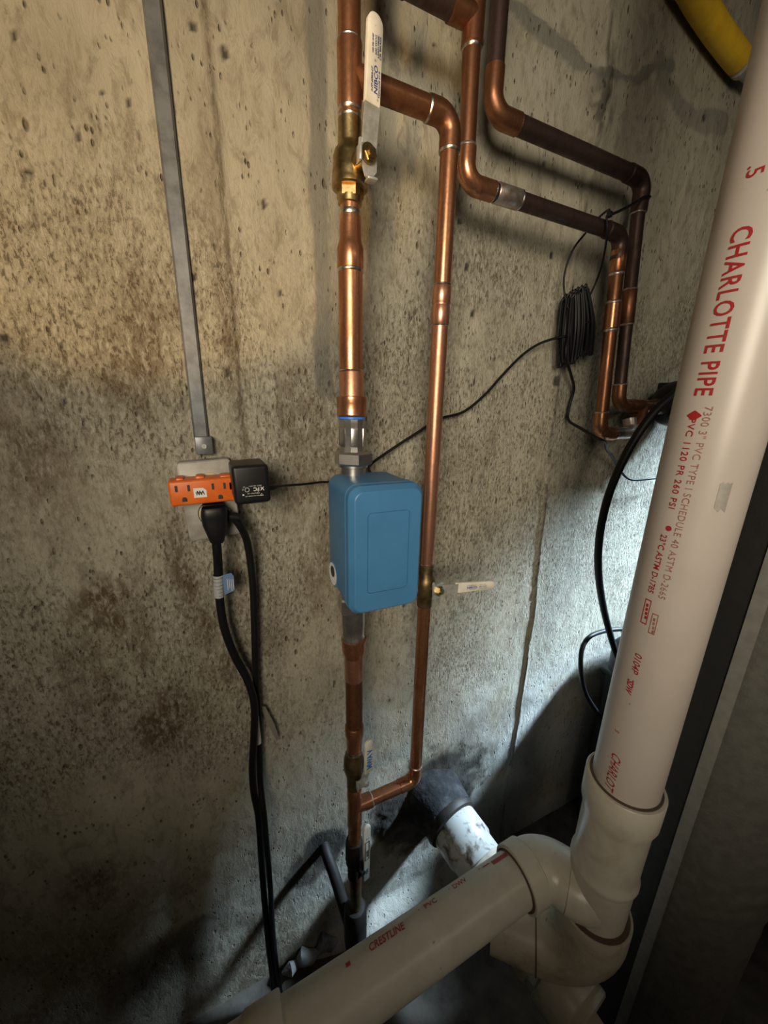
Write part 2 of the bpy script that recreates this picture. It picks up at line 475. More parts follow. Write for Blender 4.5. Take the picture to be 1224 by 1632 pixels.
stain = np.maximum(stain, 0.45 * np.exp(-((X - seam1 + 0.012) / 0.012) ** 2) * sstep(1.25, 1.45, Z) * sstep(1.75, 1.6, Z) * 2 * fbm(X, Z, 20, 33))
stain = np.maximum(stain, 0.75 * sstep(0.36, 0.62, fbm(wx, wz, 7, 25)) * sstep(0.65, 0.25, Z) * left)
# grey cement wash strip beside the riser
ed = (fbm(X, Z, 18, 41, 4) - 0.5) * 0.012
strip = sstep(0.170, 0.175, X + ed) * sstep(0.200, 0.196, X + ed) * sstep(1.36, 1.372, Z + ed)
strip2 = sstep(0.196, 0.199, X + ed) * sstep(0.226, 0.221, X + ed) * sstep(1.72, 1.705, Z + ed) * sstep(1.36, 1.372, Z)
grey = np.maximum(grey, 0.85 * strip); grey = np.maximum(grey, 0.45 * strip2)
grey = np.maximum(grey, 0.35 * sstep(-0.02, 0.03, X - 0.725) * sstep(2.2, 1.2, Z) * fbm(wx, wz, 6, 44))
# trowelled repair smear at top right
sm = [(0.46, 1.985), (0.499, 1.962), (0.560, 1.953), (0.619, 1.947), (0.666, 1.940), (0.714, 1.940), (0.764, 1.950), (0.807, 1.957), (0.836, 1.985), (0.891, 2.006)]
sm2 = [(0.864, 1.996), (0.898, 1.972), (0.943, 1.955), (1.003, 1.945), (1.044, 1.955), (1.104, 1.966)]
ds = segdist(X, Z, sm) + (fbm(X, Z, 22, 46, 4) - 0.5) * 0.022; ds2 = segdist(X, Z, sm2) + (fbm(X, Z, 22, 47, 4) - 0.5) * 0.03
smear = np.maximum(sstep(0.013, 0.009, ds), 0.75 * sstep(0.022, 0.014, ds2))
grey = np.maximum(grey, 0.8 * smear); Y -= 0.0022 * smear
# dark damp cement round the sewer sleeve and round the water pipe
def blob(cx, cz, rx, rz, seed, soft=0.18):
    q = np.hypot((X - cx) / rx, (Z - cz) / rz) + (fbm(X, Z, 16, seed, 5, 0.6) - 0.5) * 0.9
    return sstep(1 + soft, 1 - soft, q)
damp = np.maximum(blob(0.455, 0.340, 0.175, 0.155, 61), blob(0.165, 0.340, 0.055, 0.070, 63))
damp = np.maximum(damp, 0.7 * blob(0.12, 0.30, 0.05, 0.05, 64))
dark = np.maximum(dark, damp * np.clip(0.72 + 0.45 * fbm(X, Z, 34, 65), 0, 0.95))
Y -= 0.012 * blob(0.455, 0.33, 0.13, 0.10, 61, 0.5)
# pale lime wash low on the right and along the foot of the wall
pale = np.maximum(pale, 0.5 * sstep(0.36, 0.20, Z) * sstep(0.05, 0.15, X) * sstep(0.38, 0.62, fbm(wx, wz, 8, 71) + 0.12))
pale = np.maximum(pale, 0.6 * sstep(0.75, 0.5, Z) * sstep(0.42, 0.56, X) * sstep(0.40, 0.65, fbm(wx, wz, 9, 72) + 0.1))
pale = pale * (1 - np.clip(damp, 0, 1))
# dark pits and tie-hole rings
for (sx, sz, r) in ((-0.139, 1.719, .004), (0.035, 1.783, .004), (0.068, 1.771, .006), (-0.066, 1.692, .003), (-0.042, 1.690, .003), (-0.149, 1.60, .004), (-0.096, 1.645, .003), (0.105, 1.621, .005),
                    (0.038, 1.398, .005), (0.008, 1.519, .004), (-0.160, 1.355, .004), (-0.204, 1.425, .005), (0.121, 1.513, .004), (-0.150, 1.421, .003), (0.341, 1.504, .004), (0.353, 1.574, .004),
                    (0.534, 1.72, .004), (0.606, 1.783, .004), (0.652, 1.647, .006), (1.029, 1.957, .006), (0.451, 1.596, .005), (0.473, 1.523, .006), (0.307, 1.203, .004), (0.714, 1.415, .010), (0.367, 1.872, .003), (0.43, 1.66, .004), (0.84, 1.73, .004)):
    q = np.hypot((X - sx) * 1.15, (Z - sz) * 0.8) / r
    pk = sstep(1.15, 0.75, q); dark = np.maximum(dark, 0.92 * pk); Y += 0.002 * pk
for (sx, sz, r) in ((0.096, 1.387, .013), (0.298, 1.404, .009), (0.483, 1.41, .010), (0.123, 0.930, .011), (-0.069, 0.486, .016), (0.392, 1.30, .009)):
    q = np.abs(np.hypot(X - sx, Z - sz) - r); pk = sstep(0.0032, 0.0010, q)
    dark = np.maximum(dark, 0.38 * pk * (0.3 + fbm(X, Z, 40, 66))); Y += 0.001 * pk
dark = np.maximum(dark, 0.75 * np.exp(-(d2 / 0.0022) ** 2) * sstep(0.35, 0.6, fbm(X * 0 + .3, Z, 9, 81, 3) + .1))
dark = np.maximum(dark, 0.8 * clump_dark)
rough_a = sstep(1.78, 1.45, Z + 0.25 * (fbm(wx, wz, 4, 91) - 0.5)) * sstep(0.52, 0.85, Z + 0.25 * (fbm(wx, wz, 4, 92) - 0.5))
rough_a = np.clip(rough_a * (0.35 + 1.1 * sstep(0.3, 0.7, fbm(wx, wz, 6, 93))), 0.06, 1)

nz, nx = X.shape
me = bpy.data.meshes.new('wall_back')
co_ = np.stack([X, Y, Z], -1).reshape(-1, 3)
idx = np.arange(nz * nx).reshape(nz, nx)
quads = np.stack([idx[:-1, :-1], idx[:-1, 1:], idx[1:, 1:], idx[1:, :-1]], -1).reshape(-1, 4)
me.vertices.add(nz * nx); me.vertices.foreach_set('co', co_.astype(np.float32).ravel())
me.loops.add(quads.size); me.loops.foreach_set('vertex_index', quads.astype(np.int32).ravel())
me.polygons.add(len(quads)); me.polygons.foreach_set('loop_start', (np.arange(len(quads)) * 4).astype(np.int32))
me.update(calc_edges=True); me.validate()
for n_, arr in (('stain', stain), ('grey', grey), ('dark', dark), ('pale', pale), ('rough', rough_a)):
    a = me.attributes.new(n_, 'FLOAT', 'POINT'); a.data.foreach_set('value', np.clip(arr, 0, 1).astype(np.float32).ravel())
me.shade_smooth(); me.materials.append(WALL)
wall = bpy.data.objects.new('wall_back', me); COL.objects.link(wall); struct(wall)

def plane_obj(name, pts, mat):
    g = G(); g.add(pts, [(0, 1, 2, 3)]); return struct(obj(name, g, mat))
gf = G().rbox(((RX0 + RX1) / 2, RY / 2 + 0.06, -0.06), (RX1 - RX0 + 0.2, -RY + 0.32, 0.12), 0)
struct(obj('floor', gf, FLOOR))
struct(obj('ceiling', G().rbox(((RX0 + RX1) / 2, RY / 2, RZ + 0.06), (RX1 - RX0 + 0.2, -RY + 0.2, 0.12), 0), JOIST))
struct(obj('wall_left', G().rbox((RX0 - 0.05, RY / 2, RZ / 2), (0.1, -RY + 0.1, RZ), 0), SHELL))
struct(obj('wall_front', G().rbox(((RX0 + RX1) / 2, RY - 0.05, RZ / 2), (RX1 - RX0 + 0.2, 0.1, RZ), 0), SHELL))
gr = G()
wy0, wy1, wz0, wz1 = -0.98, -0.18, 1.92, 2.34
for (ya, yb, za, zb) in ((RY, wy0, 0, RZ), (wy1, 0.05, 0, RZ), (wy0, wy1, 0, wz0), (wy0, wy1, wz1, RZ)):
    gr.rbox((RX1 + 0.05, (ya + yb) / 2, (za + zb) / 2), (0.1, yb - ya, zb - za), 0)
struct(obj('wall_right', gr, SHELL))
gw = G()
for (ya, yb, za, zb) in ((wy0, wy1, wz0, wz0 + .03), (wy0, wy1, wz1 - .03, wz1), (wy0, wy0 + .03, wz0, wz1), (wy1 - .03, wy1, wz0, wz1)):
    gw.rbox((RX1 + 0.05, (ya + yb) / 2, (za + zb) / 2), (0.05, yb - ya, zb - za), 0.003)
struct(obj('window_1', gw, PAPER))

# ------------------------------------------------------------------ copper plumbing
YM = -0.115                       # plane of the main riser and of its bypass
def ring(parent, p, ax, r, mat=SOLDER, w_=0.0022, name='solder_ring'):
    p = V(p); ax = V(ax).normalized()
    g = G().lathe(p - ax * w_, ax, [(0, r), (w_ * .5, r + .0009), (w_ * 1.3, r + .0012), (w_ * 2, r + .0002)], 28)
    return obj(name, g, mat, parent)
def seg(parent, name, pts, mat):
    """straight run along z at the main plane: pts = (x, z, r)"""
    x, z0 = pts[0][0], pts[0][1]
    g = G().lathe((x, YM, z0), (0, 0, -1), [(z0 - z, r) for (_, z, r) in pts], 30)
    return obj(name, g, mat, parent)

XM = 0.189
up = thing('copper_riser', 'bright copper riser pipe with stepped couplings above the blue box', 'pipe', (XM, YM, 1.34))
seg(up, 'pipe', [(XM, 1.98, .0128), (XM, 1.742, .0128)], COPPER)
gt = G().lathe((XM, YM, 1.746), (0, 0, -1), [(0, .0138), (.004, .0142), (.028, .0138), (.056, .0141), (.0625, .0136)], 30)
gt.lathe((XM, YM, 1.715), (1, 0, 0), [(0, .0136), (.016, .0138), (.026, .0140), (.033, .0140), (.034, .0128)], 30)
obj('tee', gt, COPPER, up)
ring(up, (XM, YM, 1.7445), (0, 0, 1), .0130); ring(up, (XM, YM, 1.6840), (0, 0, 1), .0130); ring(up, (XM, YM, 1.6765), (0, 0, 1), .0127)
seg(up, 'pipe', [(XM, 1.6835, .0126), (XM, 1.672, .0126)], COPPER)
seg(up, 'pipe', [(XM, 1.598, .0124), (XM, 1.580, .0124)], COPPER)
ring(up, (XM, YM, 1.5945), (0, 0, 1), .0126); ring(up, (XM, YM, 1.5825), (0, 0, 1), .0124, w_=.004)
seg(up, 'reducer', [(XM, 1.583, .0130), (XM, 1.579, .0134), (XM, 1.556, .0137), (XM, 1.551, .0150), (XM, 1.546, .0166), (XM, 1.524, .0168), (XM, 1.522, .0160)], COPPER)
ring(up, (XM, YM, 1.5215), (0, 0, 1), .0160)
seg(up, 'pipe', [(XM, 1.5235, .0157), (XM, 1.398, .0157)], COPPER)
seg(up, 'coupling', [(XM + .001, 1.4015, .0160), (XM + .001, 1.400, .0167), (XM + .001, 1.370, .0168), (XM + .001, 1.3685, .0172)], COPPER_NEW)
ring(up, (XM, YM, 1.4020), (0, 0, 1), .0159, w_=.0012)
seg(up, 'press_collar', [(XM + .001, 1.3690, .0180), (XM + .001, 1.3680, .0208), (XM + .001, 1.3640, .0212), (XM + .001, 1.3600, .0205), (XM + .001, 1.3470, .0205), (XM + .001, 1.3440, .0211), (XM + .001, 1.3420, .0200)], COPPER)

# --- blue leak shutoff box with its two steel unions
bx = thing('leak_shutoff_box', 'blue plastic shutoff box mounted on the copper riser', 'control box', (0.205, -0.15, 1.173))
gs = G().lathe((XM + .001, YM, 1.3425), (0, 0, -1), [(0, .0172), (.001, .0192), (.004, .0192), (.005, .0172)], 28)
lab(obj('gasket', gs, GASKET, bx), 'bright blue rubber gasket')
gs = G().lathe((XM + .0015, YM, 1.338), (0, 0, -1), [(0, .0182), (.004, .0184), (.007, .0178), (.038, .0178), (.042, .0184), (.046, .0188)], 12, phase=.2)
for a in range(6):
    q = a * PI / 3 + .35
    gs.rbox((XM + .0015 + .0168 * math.cos(q), YM + .0168 * math.sin(q), 1.3135), (.004, .0105, .026), .0012, 2, Matrix.Rotation(q, 3, 'Z'))
obj('union_sleeve', gs, STEEL, bx, 25)
gs = G().lathe((XM + .003, YM, 1.2935), (0, 0, -1), [(0, .0245), (.003, .0282), (.0165, .0282), (.0195, .0245)], 6, phase=.35)
gs.lathe((XM + .003, YM, 1.2755), (0, 0, -1), [(0, .021), (.005, .021), (.006, .018), (.02, .018)], 24)
obj('union_nut', gs, STEEL, bx, 20)
# body and lid
R2 = Matrix.Rotation(math.radians(-2.0), 3, 'Z')
ex = R2 @ V((1, 0, 0)); ey = V((0, 0, 1)); ez = ex.cross(ey)
gl2 = G()
def ring_stack(g, o, rings):
    vs = []; fs = []; n = None
    for (w_, h_, r_, z_) in rings:
        q = rrect(w_, h_, r_, 6); n = len(q)
        vs += [V(o) + ex * x + ey * y + ez * z_ for (x, y) in q]
    for i in range(len(rings) - 1):
        for k in range(n):
            k2 = (k + 1) % n; fs.append((i * n + k, i * n + k2, (i + 1) * n + k2, (i + 1) * n + k))
    fs.append(tuple((len(rings) - 1) * n + k for k in range(n))); fs.append(tuple(range(n - 1, -1, -1)))
    g.add(vs, fs)
oc = V((0.2060, -0.1395, 1.1725)) + ez * .0425
gb = G()
ring_stack(gb, oc, [(.086, .158, .012, -.088), (.0985, .1710, .016, -.080), (.1030, .1755, .018, -.070), (.1035, .1765, .018, -.0012), (.1005, .1735, .017, 0), (.0990, .172, .016, .002)])
obj('housing', gb, BLUE, bx, 22)
ring_stack(gl2, oc, [(.1005, .1740, .0165, .0014), (.1060, .1790, .0175, .0020), (.1060, .1790, .0175, .0125), (.1045, .1776, .017, .0135), (.1045, .1776, .017, .0240),
                     (.0930, .166, .012, .0325), (.0905, .1635, .011, .0333), (.0595, .1125, .006, .0333), (.0592, .1122, .006, .0318), (.0572, .1102, .0055, .0318), (.0568, .1098, .0055, .0333)])
obj('lid', gl2, BLUE, bx, 20)
# little round port with a label on the left flank
gp = G().lathe((0.166, -0.128, 1.112), (-1, 0, 0), [(0, .021), (.010, .021), (.0125, .019)], 26)
obj('side_port', gp, BLUE, bx)
gp = G().lathe((0.1545, -0.128, 1.112), (-1, 0, 0), [(0, .0175), (.0012, .0175)], 26)
o = obj('port_label', gp, PAPER, bx); lab(o, 'white round label on the side port')
gp = G().lathe((0.1532, -0.130, 1.117), (-1, 0, 0), [(0, .0085), (.0008, .0085)], 18)
obj('port_mark', gp, DARK_INK, o)
gs = G().lathe((XM + .002, YM, 1.087), (0, 0, -1), [(0, .021), (.02, .021), (.026, .0205), (.045, .0205)], 24)
obj('union_neck', gs, STEEL, bx)
gs = G().lathe((XM + .001, YM, 1.062), (0, 0, -1), [(0, .022), (.003, .0245), (.024, .0245), (.027, .022)], 6, phase=.35)
obj('union_nut', gs, STEEL, bx, 20)
gs = G().lathe((XM + .002, YM, 1.036), (0, 0, -1), [(0, .0192), (.03, .0192), (.034, .0182), (.048, .0182), (.05, .019), (.055, .019)], 12, phase=.2)
obj('union_sleeve', gs, STEEL, bx, 25)

# --- lower half of the riser
XL = 0.1922
lo_ = thing('copper_riser', 'brown copper riser pipe below the blue box, with stop valve and tee', 'pipe', (XL, YM, 0.47))
gs = G().lathe((XL, YM, .9835), (0, 0, -1), [(0, .0185), (.0015, .0211), (.006, .0211), (.008, .0203), (.022, .0203), (.026, .0196), (.036, .0168)], 30)
obj('press_collar', gs, COPPER, lo_)
seg(lo_, 'coupling', [(XL, .950, .0168), (XL, .902, .0164), (XL, .900, .0152)], COPPER_NEW)
seg(lo_, 'pipe', [(XL, .905, .0152), (XL, .795, .0150)], COPPER_BROWN)
seg(lo_, 'reducer', [(XL, .801, .0160), (XL, .799, .0170), (XL, .779, .0167), (XL, .773, .0147), (XL, .762, .0140), (XL, .744, .0138)], COPPER)
ring(lo_, (XL, YM, .7425), (0, 0, 1), .0134, w_=.004)
gt = G().lathe((XL, YM, .655), (0, 0, -1), [(0, .0133), (.002, .0142), (.03, .0142), (.055, .0139), (.085, .0145), (.098, .0145), (.100, .0132)], 30)
gt.lathe((XL, YM, .602), (1, 0, 0), [(0, .0138), (.014, .0138), (.026, .0146), (.034, .0146), (.035, .0132)], 30)
obj('tee', gt, COPPER, lo_)
ring(lo_, (XL + .034, YM, .602), (1, 0, 0), .0132, FLUX)
seg(lo_, 'pipe', [(XL, .682, .0132), (XL, .652, .0132)], COPPER_BROWN)
seg(lo_, 'pipe', [(XL, .558, .0130), (XL, .505, .0130)], COPPER)
seg(lo_, 'pipe', [(XL + .001, .452, .0138), (XL + .001, .385, .0132)], COPPER_BROWN)
seg(lo_, 'pipe', [(XL + .001, .395, .0128), (XL + .001, .305, .0128)], BRASS_DARK)

# --- bypass around the box
XB = 0.3275
by = thing('copper_bypass_pipe', 'copper bypass pipe looping right of the blue box', 'pipe', (XB, YM, 0.6))
zt, zb = 1.715, 0.602
re = .021
obj('pipe', G().cyl((XM + .030, YM, zt), (XB - re - .008, YM, zt), .0126), COPPER_BROWN, by)
ge = G().tube([(XB - re - .014, YM, zt)] + arc((XB, YM, zt), (1, 0, 0), (0, 0, -1), re) + [(XB, YM, zt - re - .015)], .0140, 26)
obj('elbow', ge, COPPER_BROWN, by)
ring(by, (XB - re - .014, YM, zt), (1, 0, 0), .0128); ring(by, (XB, YM, zt - re - .0155), (0, 0, 1), .0130)
obj('pipe', G().cyl((XB, YM, zt - re - .012), (XB, YM, 1.515), .0120), COPPER, by)
gc = G().lathe((XB, YM, 1.523), (0, 0, -1), [(0, .0122), (.002, .0133), (.022, .0133), (.0235, .0126), (.026, .0126), (.0275, .0133), (.049, .0133), (.051, .0122)], 30)
obj('coupling', gc, COPPER_NEW, by)
ring(by, (XB, YM, 1.5235), (0, 0, 1), .0120, w_=.0015); ring(by, (XB, YM, 1.4715), (0, 0, 1), .0120, w_=.0015)
obj('pipe', G().cyl((XB, YM, 1.478), (XB, YM, 1.088), .0121), COPPER_NEW, by)
ring(by, (XB, YM, 1.0935), (0, 0, 1), .0122, w_=.0016)
obj('pipe', G().cyl((XB, YM, 1.012), (XB, YM, zb + re + .008), .0121), COPPER, by)
ge = G().tube([(XB, YM, zb + re + .018)] + arc((XB, YM, zb), (0, 0, -1), (-1, 0, 0), re) + [(XB - re - .016, YM, zb)], .0138, 26)
obj('elbow', ge, COPPER, by)
ring(by, (XB, YM, zb + re + .018), (0, 0, 1), .0124, FLUX)
obj('pipe', G().cyl((XB - re - .010, YM, zb), (XL + .030, YM, zb), .0126), COPPER, by)

# --- ball valves, each with a stem, nut and flat lever
def lever(parent, o, ex, ey, pts, th, mat, name, bend=None):
    """flat lever outline in plane (ex, ey) at o, extruded along ex x ey"""
    g = G().slab(pts, o, ex, ey, th, th * .35); return obj(name, g, mat, parent, 50)

def round_bar(w0, w1, L, n=8, rnd=True):
    """tapering bar outline from y=0 (width w0) to y=L (width w1) with a rounded tip"""
    out = [(w0 / 2, 0)]
    if rnd:
        for i in range(n + 1):
            a = PI * i / n
            out.append((w1 / 2 * math.cos(a), L - w1 / 2 + w1 / 2 * math.sin(a)))
    else: out += [(w1 / 2, L), (-w1 / 2, L)]
    out.append((-w0 / 2, 0))
    return out

# top valve (lever standing up)
vt = thing('ball_valve', 'large brass ball valve with upright white lever, above the blue box', 'valve', (XM, YM, 1.60))
gs = G().lathe((XM, YM, 1.6755), (0, 0, -1), [(0, .0128), (.0005, .0139), (.022, .0139), (.025, .0142), (.031, .0185), (.037, .0205), (.049, .0207), (.051, .0215), (.054, .0211), (.056, .0217), (.059, .0213), (.061, .0220), (.066, .0222), (.0675, .0205)], 32)
obj('valve_body', gs, BRASS, vt)
gs = G().lathe((XM, YM, 1.6085), (0, 0, -1), [(0, .0162), (.010, .0162), (.0112, .0150)], 6, phase=.2)
gs.lathe((XM, YM, 1.600), (0, 0, -1), [(0, .0148), (.007, .0148), (.008, .0130)], 28)
obj('end_nut', gs, BRASS, vt, 25)
obj('stem', G().cyl((XM, YM, 1.6285), (XM + .008, YM - .040, 1.6285), .0095, 20), BRASS, vt)
s0 = V((XM + .0085, YM - .031, 1.6285))
dn = V((.22, -1, 0)).normalized(); hx = V((1, .22, 0)).normalized(); hz = V((0, 0, 1))
h = obj('lever', G(), ZINC, vt)
bpy.data.objects.remove(h)
gg = G().slab([(.011, -.013), (.011, .010), (-.012, .013), (-.013, .002), (-.004, -.020), (.003, -.023)], s0 + dn * .002, hx, hz, .003)
gg.slab([(-.0095, .008), (.0095, .008), (.0135, .046), (-.0055, .046)], s0 + dn * .0035, hx, hz, .0030)
gg.rbox(s0 + dn * .004 + hx * -.0125 + hz * -.002, (.003, .012, .016), .001, 2)
gg.rbox(s0 + dn * .004 + hx * .004 + hz * -.022, (.012, .012, .003), .001, 2)
lv = obj('lever', gg, ZINC, vt, 30)
gg = G().lathe(s0 + dn * .004, dn, [(0, .0085), (.005, .0085), (.006, .0075)], 6, phase=.3)
gg.lathe(s0 + dn * .009, dn, [(0, .0052), (.004, .0048)], 14)
obj('nut', gg, BRASS, lv, 25)
sb = s0 + hx * .0030 + hz * .046 + dn * .003
sh = round_bar(.0190, .0200, .077, 12)
sh = [(x + .010 * min(1, y / .02) * .35, y) for (x, y) in sh]
sl = obj('lever_sleeve', G().slab(sh, sb, hx, hz, .0048, .0012), VINYL, lv, 50)
lab(sl, 'white vinyl lever sleeve with blue print')
gtx = G(); ft = sb + dn * .0050
def vtext(g, body, along, across, size, **kw):
    flat_text(g, body, ft + hx * (across + .0035) + hz * along, hz, -hx, size, **kw)
vtext(gtx, 'NIBCO', .0090, .0022, .0068, bold=.00016, xscale=1.15)
obj('lettering', gtx, BLUE_INK, sl)
gtx = G()
vtext(gtx, '\u00ae', .0360, .0000, .0028)
vtext(gtx, 'S-FP-600A-LF', .0095, -.0042, .0030, bold=.00012, shear=.25, xscale=1.25)
vtext(gtx, 'NSF/ANSI 61-8', .0075, .0052, .0024, bold=.00012, xscale=1.5)
vtext(gtx, '600 WOG', .0420, .0008, .0034, bold=.00008, xscale=1.1)
vtext(gtx, '150 PSI WSP', .0420, -.0034, .0024, bold=.00012, xscale=1.25)
vtext(gtx, 'LEAD FREE', .0405, .0036, .0024, bold=.00012, xscale=1.6)
vtext(gtx, 'CR BRASS', .0398, .0064, .0026, bold=.00012, xscale=1.7)
vtext(gtx, '\u00b7', .0645, .001, .006)
vtext(gtx, '\u00ae UL', .0035, .0035, .0030)
obj('lettering', gtx, NAVY_INK, sl)

# bypass valve (lever lying to the right)
vb = thing('ball_valve', 'brass ball valve on the bypass pipe, white lever lying sideways', 'valve', (XB, YM, 1.05))
gs = G().lathe((XB - .0005, YM, 1.0920), (0, 0, -1), [(0, .0124), (.001, .0133), (.020, .0133), (.026, .0165), (.033, .0180), (.048, .0180), (.054, .0172), (.060, .0140), (.064, .0136), (.079, .0134), (.080, .0124)], 30)
obj('valve_body', gs, BRASS_DARK, vb)
dn2 = V((.42, -.9, 0)).normalized(); hx2 = V((.9, .42, 0)).normalized()
s1 = V((XB, YM, 1.051)) + dn2 * .018
obj('stem', G().cyl(V((XB, YM, 1.051)) + dn2 * .008, s1 + dn2 * .008, .0078, 18), BRASS, vb)
gg = G().slab([(.014, -.0125), (.014, .0125), (-.011, .014), (-.0145, .021), (-.0175, .018), (-.013, -.013), (-.006, -.018), (.003, -.016)], s1 + dn2 * .006, hx2, hz, .0025)
ex3 = V((.999, -.03, -.04)).normalized()
a3 = s1 + hx2 * .008 + dn2 * .006
lx = V((.98, -.20, -.02)).normalized(); ly = V((.02, 0, 1)).normalized(); ln = lx.cross(ly)
gg.slab([(0, -.0085), (.036, -.0085), (.036, .0085), (0, .0085)], a3 - hx2 * .004, lx, ly, .0025)
lv = obj('lever', gg, ZINC, vb, 30)
gg = G().lathe(s1 + dn2 * .008, dn2, [(0, .0090), (.0050, .0090), (.0062, .0078)], 6, phase=.3)
gg.lathe(s1 + dn2 * .0135, dn2, [(0, .0055), (.0040, .0048)], 14)
obj('nut', gg, BRASS, lv, 25)
rot = [(y, -x) for (x, y) in round_bar(.0195, .0165, .078, 12)]
sl = obj('lever_sleeve', G().slab(rot, a3 + lx * .028 - ln * .001, lx, ly, .0045, .0012), VINYL, lv, 50)
lab(sl, 'white vinyl lever sleeve with blue print')
ft2 = a3 + lx * .028 + ln * .0037
gtx = G()
flat_text(gtx, 'NIBCO', ft2 + lx * .022 - ly * .0030, lx, ly, .0058, bold=.0002, xscale=1.1)
obj('lettering', gtx, BLUE_INK, sl)
gtx = G()
flat_text(gtx, 'S-FP-600A-LF', ft2 + lx * .022 + ly * .0022, lx, ly, .0028, shear=.25, xscale=1.15)
flat_text(gtx, 'NSF/ANSI 61-8', ft2 + lx * .021 - ly * .0058, lx, ly, .0022, xscale=1.35)
flat_text(gtx, '600 WOG', ft2 + lx * .0465 - ly * .0012, lx, ly, .0032, bold=.00008)
flat_text(gtx, '150 PSI WSP', ft2 + lx * .0465 + ly * .0024, lx, ly, .0024)
flat_text(gtx, 'LEAD FREE', ft2 + lx * .0465 - ly * .0048, lx, ly, .0026, xscale=1.2)
obj('lettering', gtx, NAVY_INK, sl)

# lower stop valve
vl = thing('ball_valve', 'small brass ball valve with light blue print on its lever, low on the riser', 'valve', (XL, YM, .68))
gs = G().lathe((XL - .001, YM, .7400), (0, 0, -1), [(0, .0130), (.001, .0150), (.006, .0165), (.016, .0186), (.030, .0192), (.042, .0185), (.054, .0150), (.060, .0138), (.085, .0136), (.086, .0128)], 30)
obj('valve_body', gs, BRASS_DARK, vl)
dn3 = V((.20, -.98, 0)).normalized(); hx3 = V((.98, .20, 0)).normalized()
s2 = V((XL, YM, .688)) + dn3 * .018
obj('stem', G().cyl(V((XL, YM, .688)) + dn3 * .006, s2 + dn3 * .008, .007, 16), BRASS_DARK, vl)
gg = G().slab([(.009, -.010), (.009, .010), (-.009, .010), (-.009, -.010)], s2 + dn3 * .006, hx3, hz, .0025)
gg.slab([(-.008, .004), (.010, .004), (.0185, .034), (.0065, .034)], s2 + dn3 * .008, hx3, hz, .0025)
gg.rbox(s2 + dn3 * .008 - hx3 * .010, (.0025, .010, .017), .001, 2)
lv = obj('lever', gg, ZINC, vl, 30)
sn = s2 + hx3 * .006
gg = G().lathe(sn + dn3 * .009, dn3, [(0, .0072), (.0045, .0072), (.0055, .006)], 6, phase=.3)
gg.lathe(sn + dn3 * .014, dn3, [(0, .0040), (.003, .0036)], 14)
obj('nut', gg, ZINC, lv, 25)
sb3 = s2 + dn3 * .009 + hz * .022 + hx3 * .0125
sl = obj('lever_sleeve', G().slab(round_bar(.0170, .0170, .074, 10), sb3, hx3, hz, .0045, .0012), VINYL, lv, 50)
lab(sl, 'white vinyl lever sleeve with light blue print')
gtx = G(); ft3 = sb3 + dn3 * .0047
flat_text(gtx, 'MWA V', ft3 + hx3 * .0054 + hz * .010, hz, -hx3, .0150, bold=.0007, xscale=.86)
obj('lettering', gtx, LIGHT_BLUE_INK, sl)

# blackened main shutoff valve at the bottom
vk = thing('ball_valve', 'blackened ball valve with dirty white lever, just above the drain pipe', 'valve', (XL, YM, .45))
gs = G().lathe((XL - .001, YM, .5120), (0, 0, -1), [(0, .0132), (.001, .0165), (.010, .0180), (.050, .0178), (.060, .0172), (.064, .0145), (.070, .0142), (.100, .0140), (.101, .013)], 28)
obj('valve_body', gs, BLACK_METAL, vk)
s4 = V((XL, YM, .455)) + dn3 * .016
obj('stem', G().cyl(V((XL, YM, .455)) + dn3 * .006, s4 + dn3 * .010, .007, 16), BLACK_METAL, vk)
gg = G().slab([(-.008, -.012), (.012, -.012), (.0165, .030), (-.002, .030)], s4 + dn3 * .008, hx3, hz, .0028)
gg.lathe(s4 + dn3 * .010, dn3, [(0, .0072), (.0045, .0072), (.0055, .006)], 6, phase=.3)
lv = obj('lever', gg, BLACK_METAL, vk, 30)
sb4 = s4 + dn3 * .009 + hz * -.022 + hx3 * .0105
sl = obj('lever_sleeve', G().slab(round_bar(.0125, .0170, .150, 10), sb4 + hz * -.008, hx3, hz, .0045, .0012), VINYL, lv, 50)
lab(sl, 'dirty white lever sleeve with a black box print')
gtx = G(); ft4 = sb4 + dn3 * .0048
frame_g = G()
q = [(.0045, .052), (.0045, .100), (-.0045, .100), (-.0045, .052)]
for k in range(4):
    (x0, y0), (x1, y1) = q[k], q[(k + 1) % 4]
    cxm, cym = (x0 + x1) / 2, (y0 + y1) / 2
    wv, hv_ = abs(x1 - x0) + .0014, abs(y1 - y0) + .0014
    frame_g.slab([(cxm - wv / 2, cym - hv_ / 2), (cxm + wv / 2, cym - hv_ / 2), (cxm + wv / 2, cym + hv_ / 2), (cxm - wv / 2, cym + hv_ / 2)], ft4, hx3, hz, .0003)
obj('print_frame', frame_g, DARK_INK, sl)
for (t_, a_, z_, k_, xs_) in (('600', .0028, .060, .0075, 1.5), ('ON', .0032, .012, .0085, 1.0), ('T', .0040, .106, .0085, 1.0)):
    gtx = G(); flat_text(gtx, t_, ft4 + hx3 * a_ + hz * z_ + dn3 * .0002, hz, -hx3, k_, bold=.0003, xscale=xs_)
    obj('lettering', gtx, DARK_INK, sl)

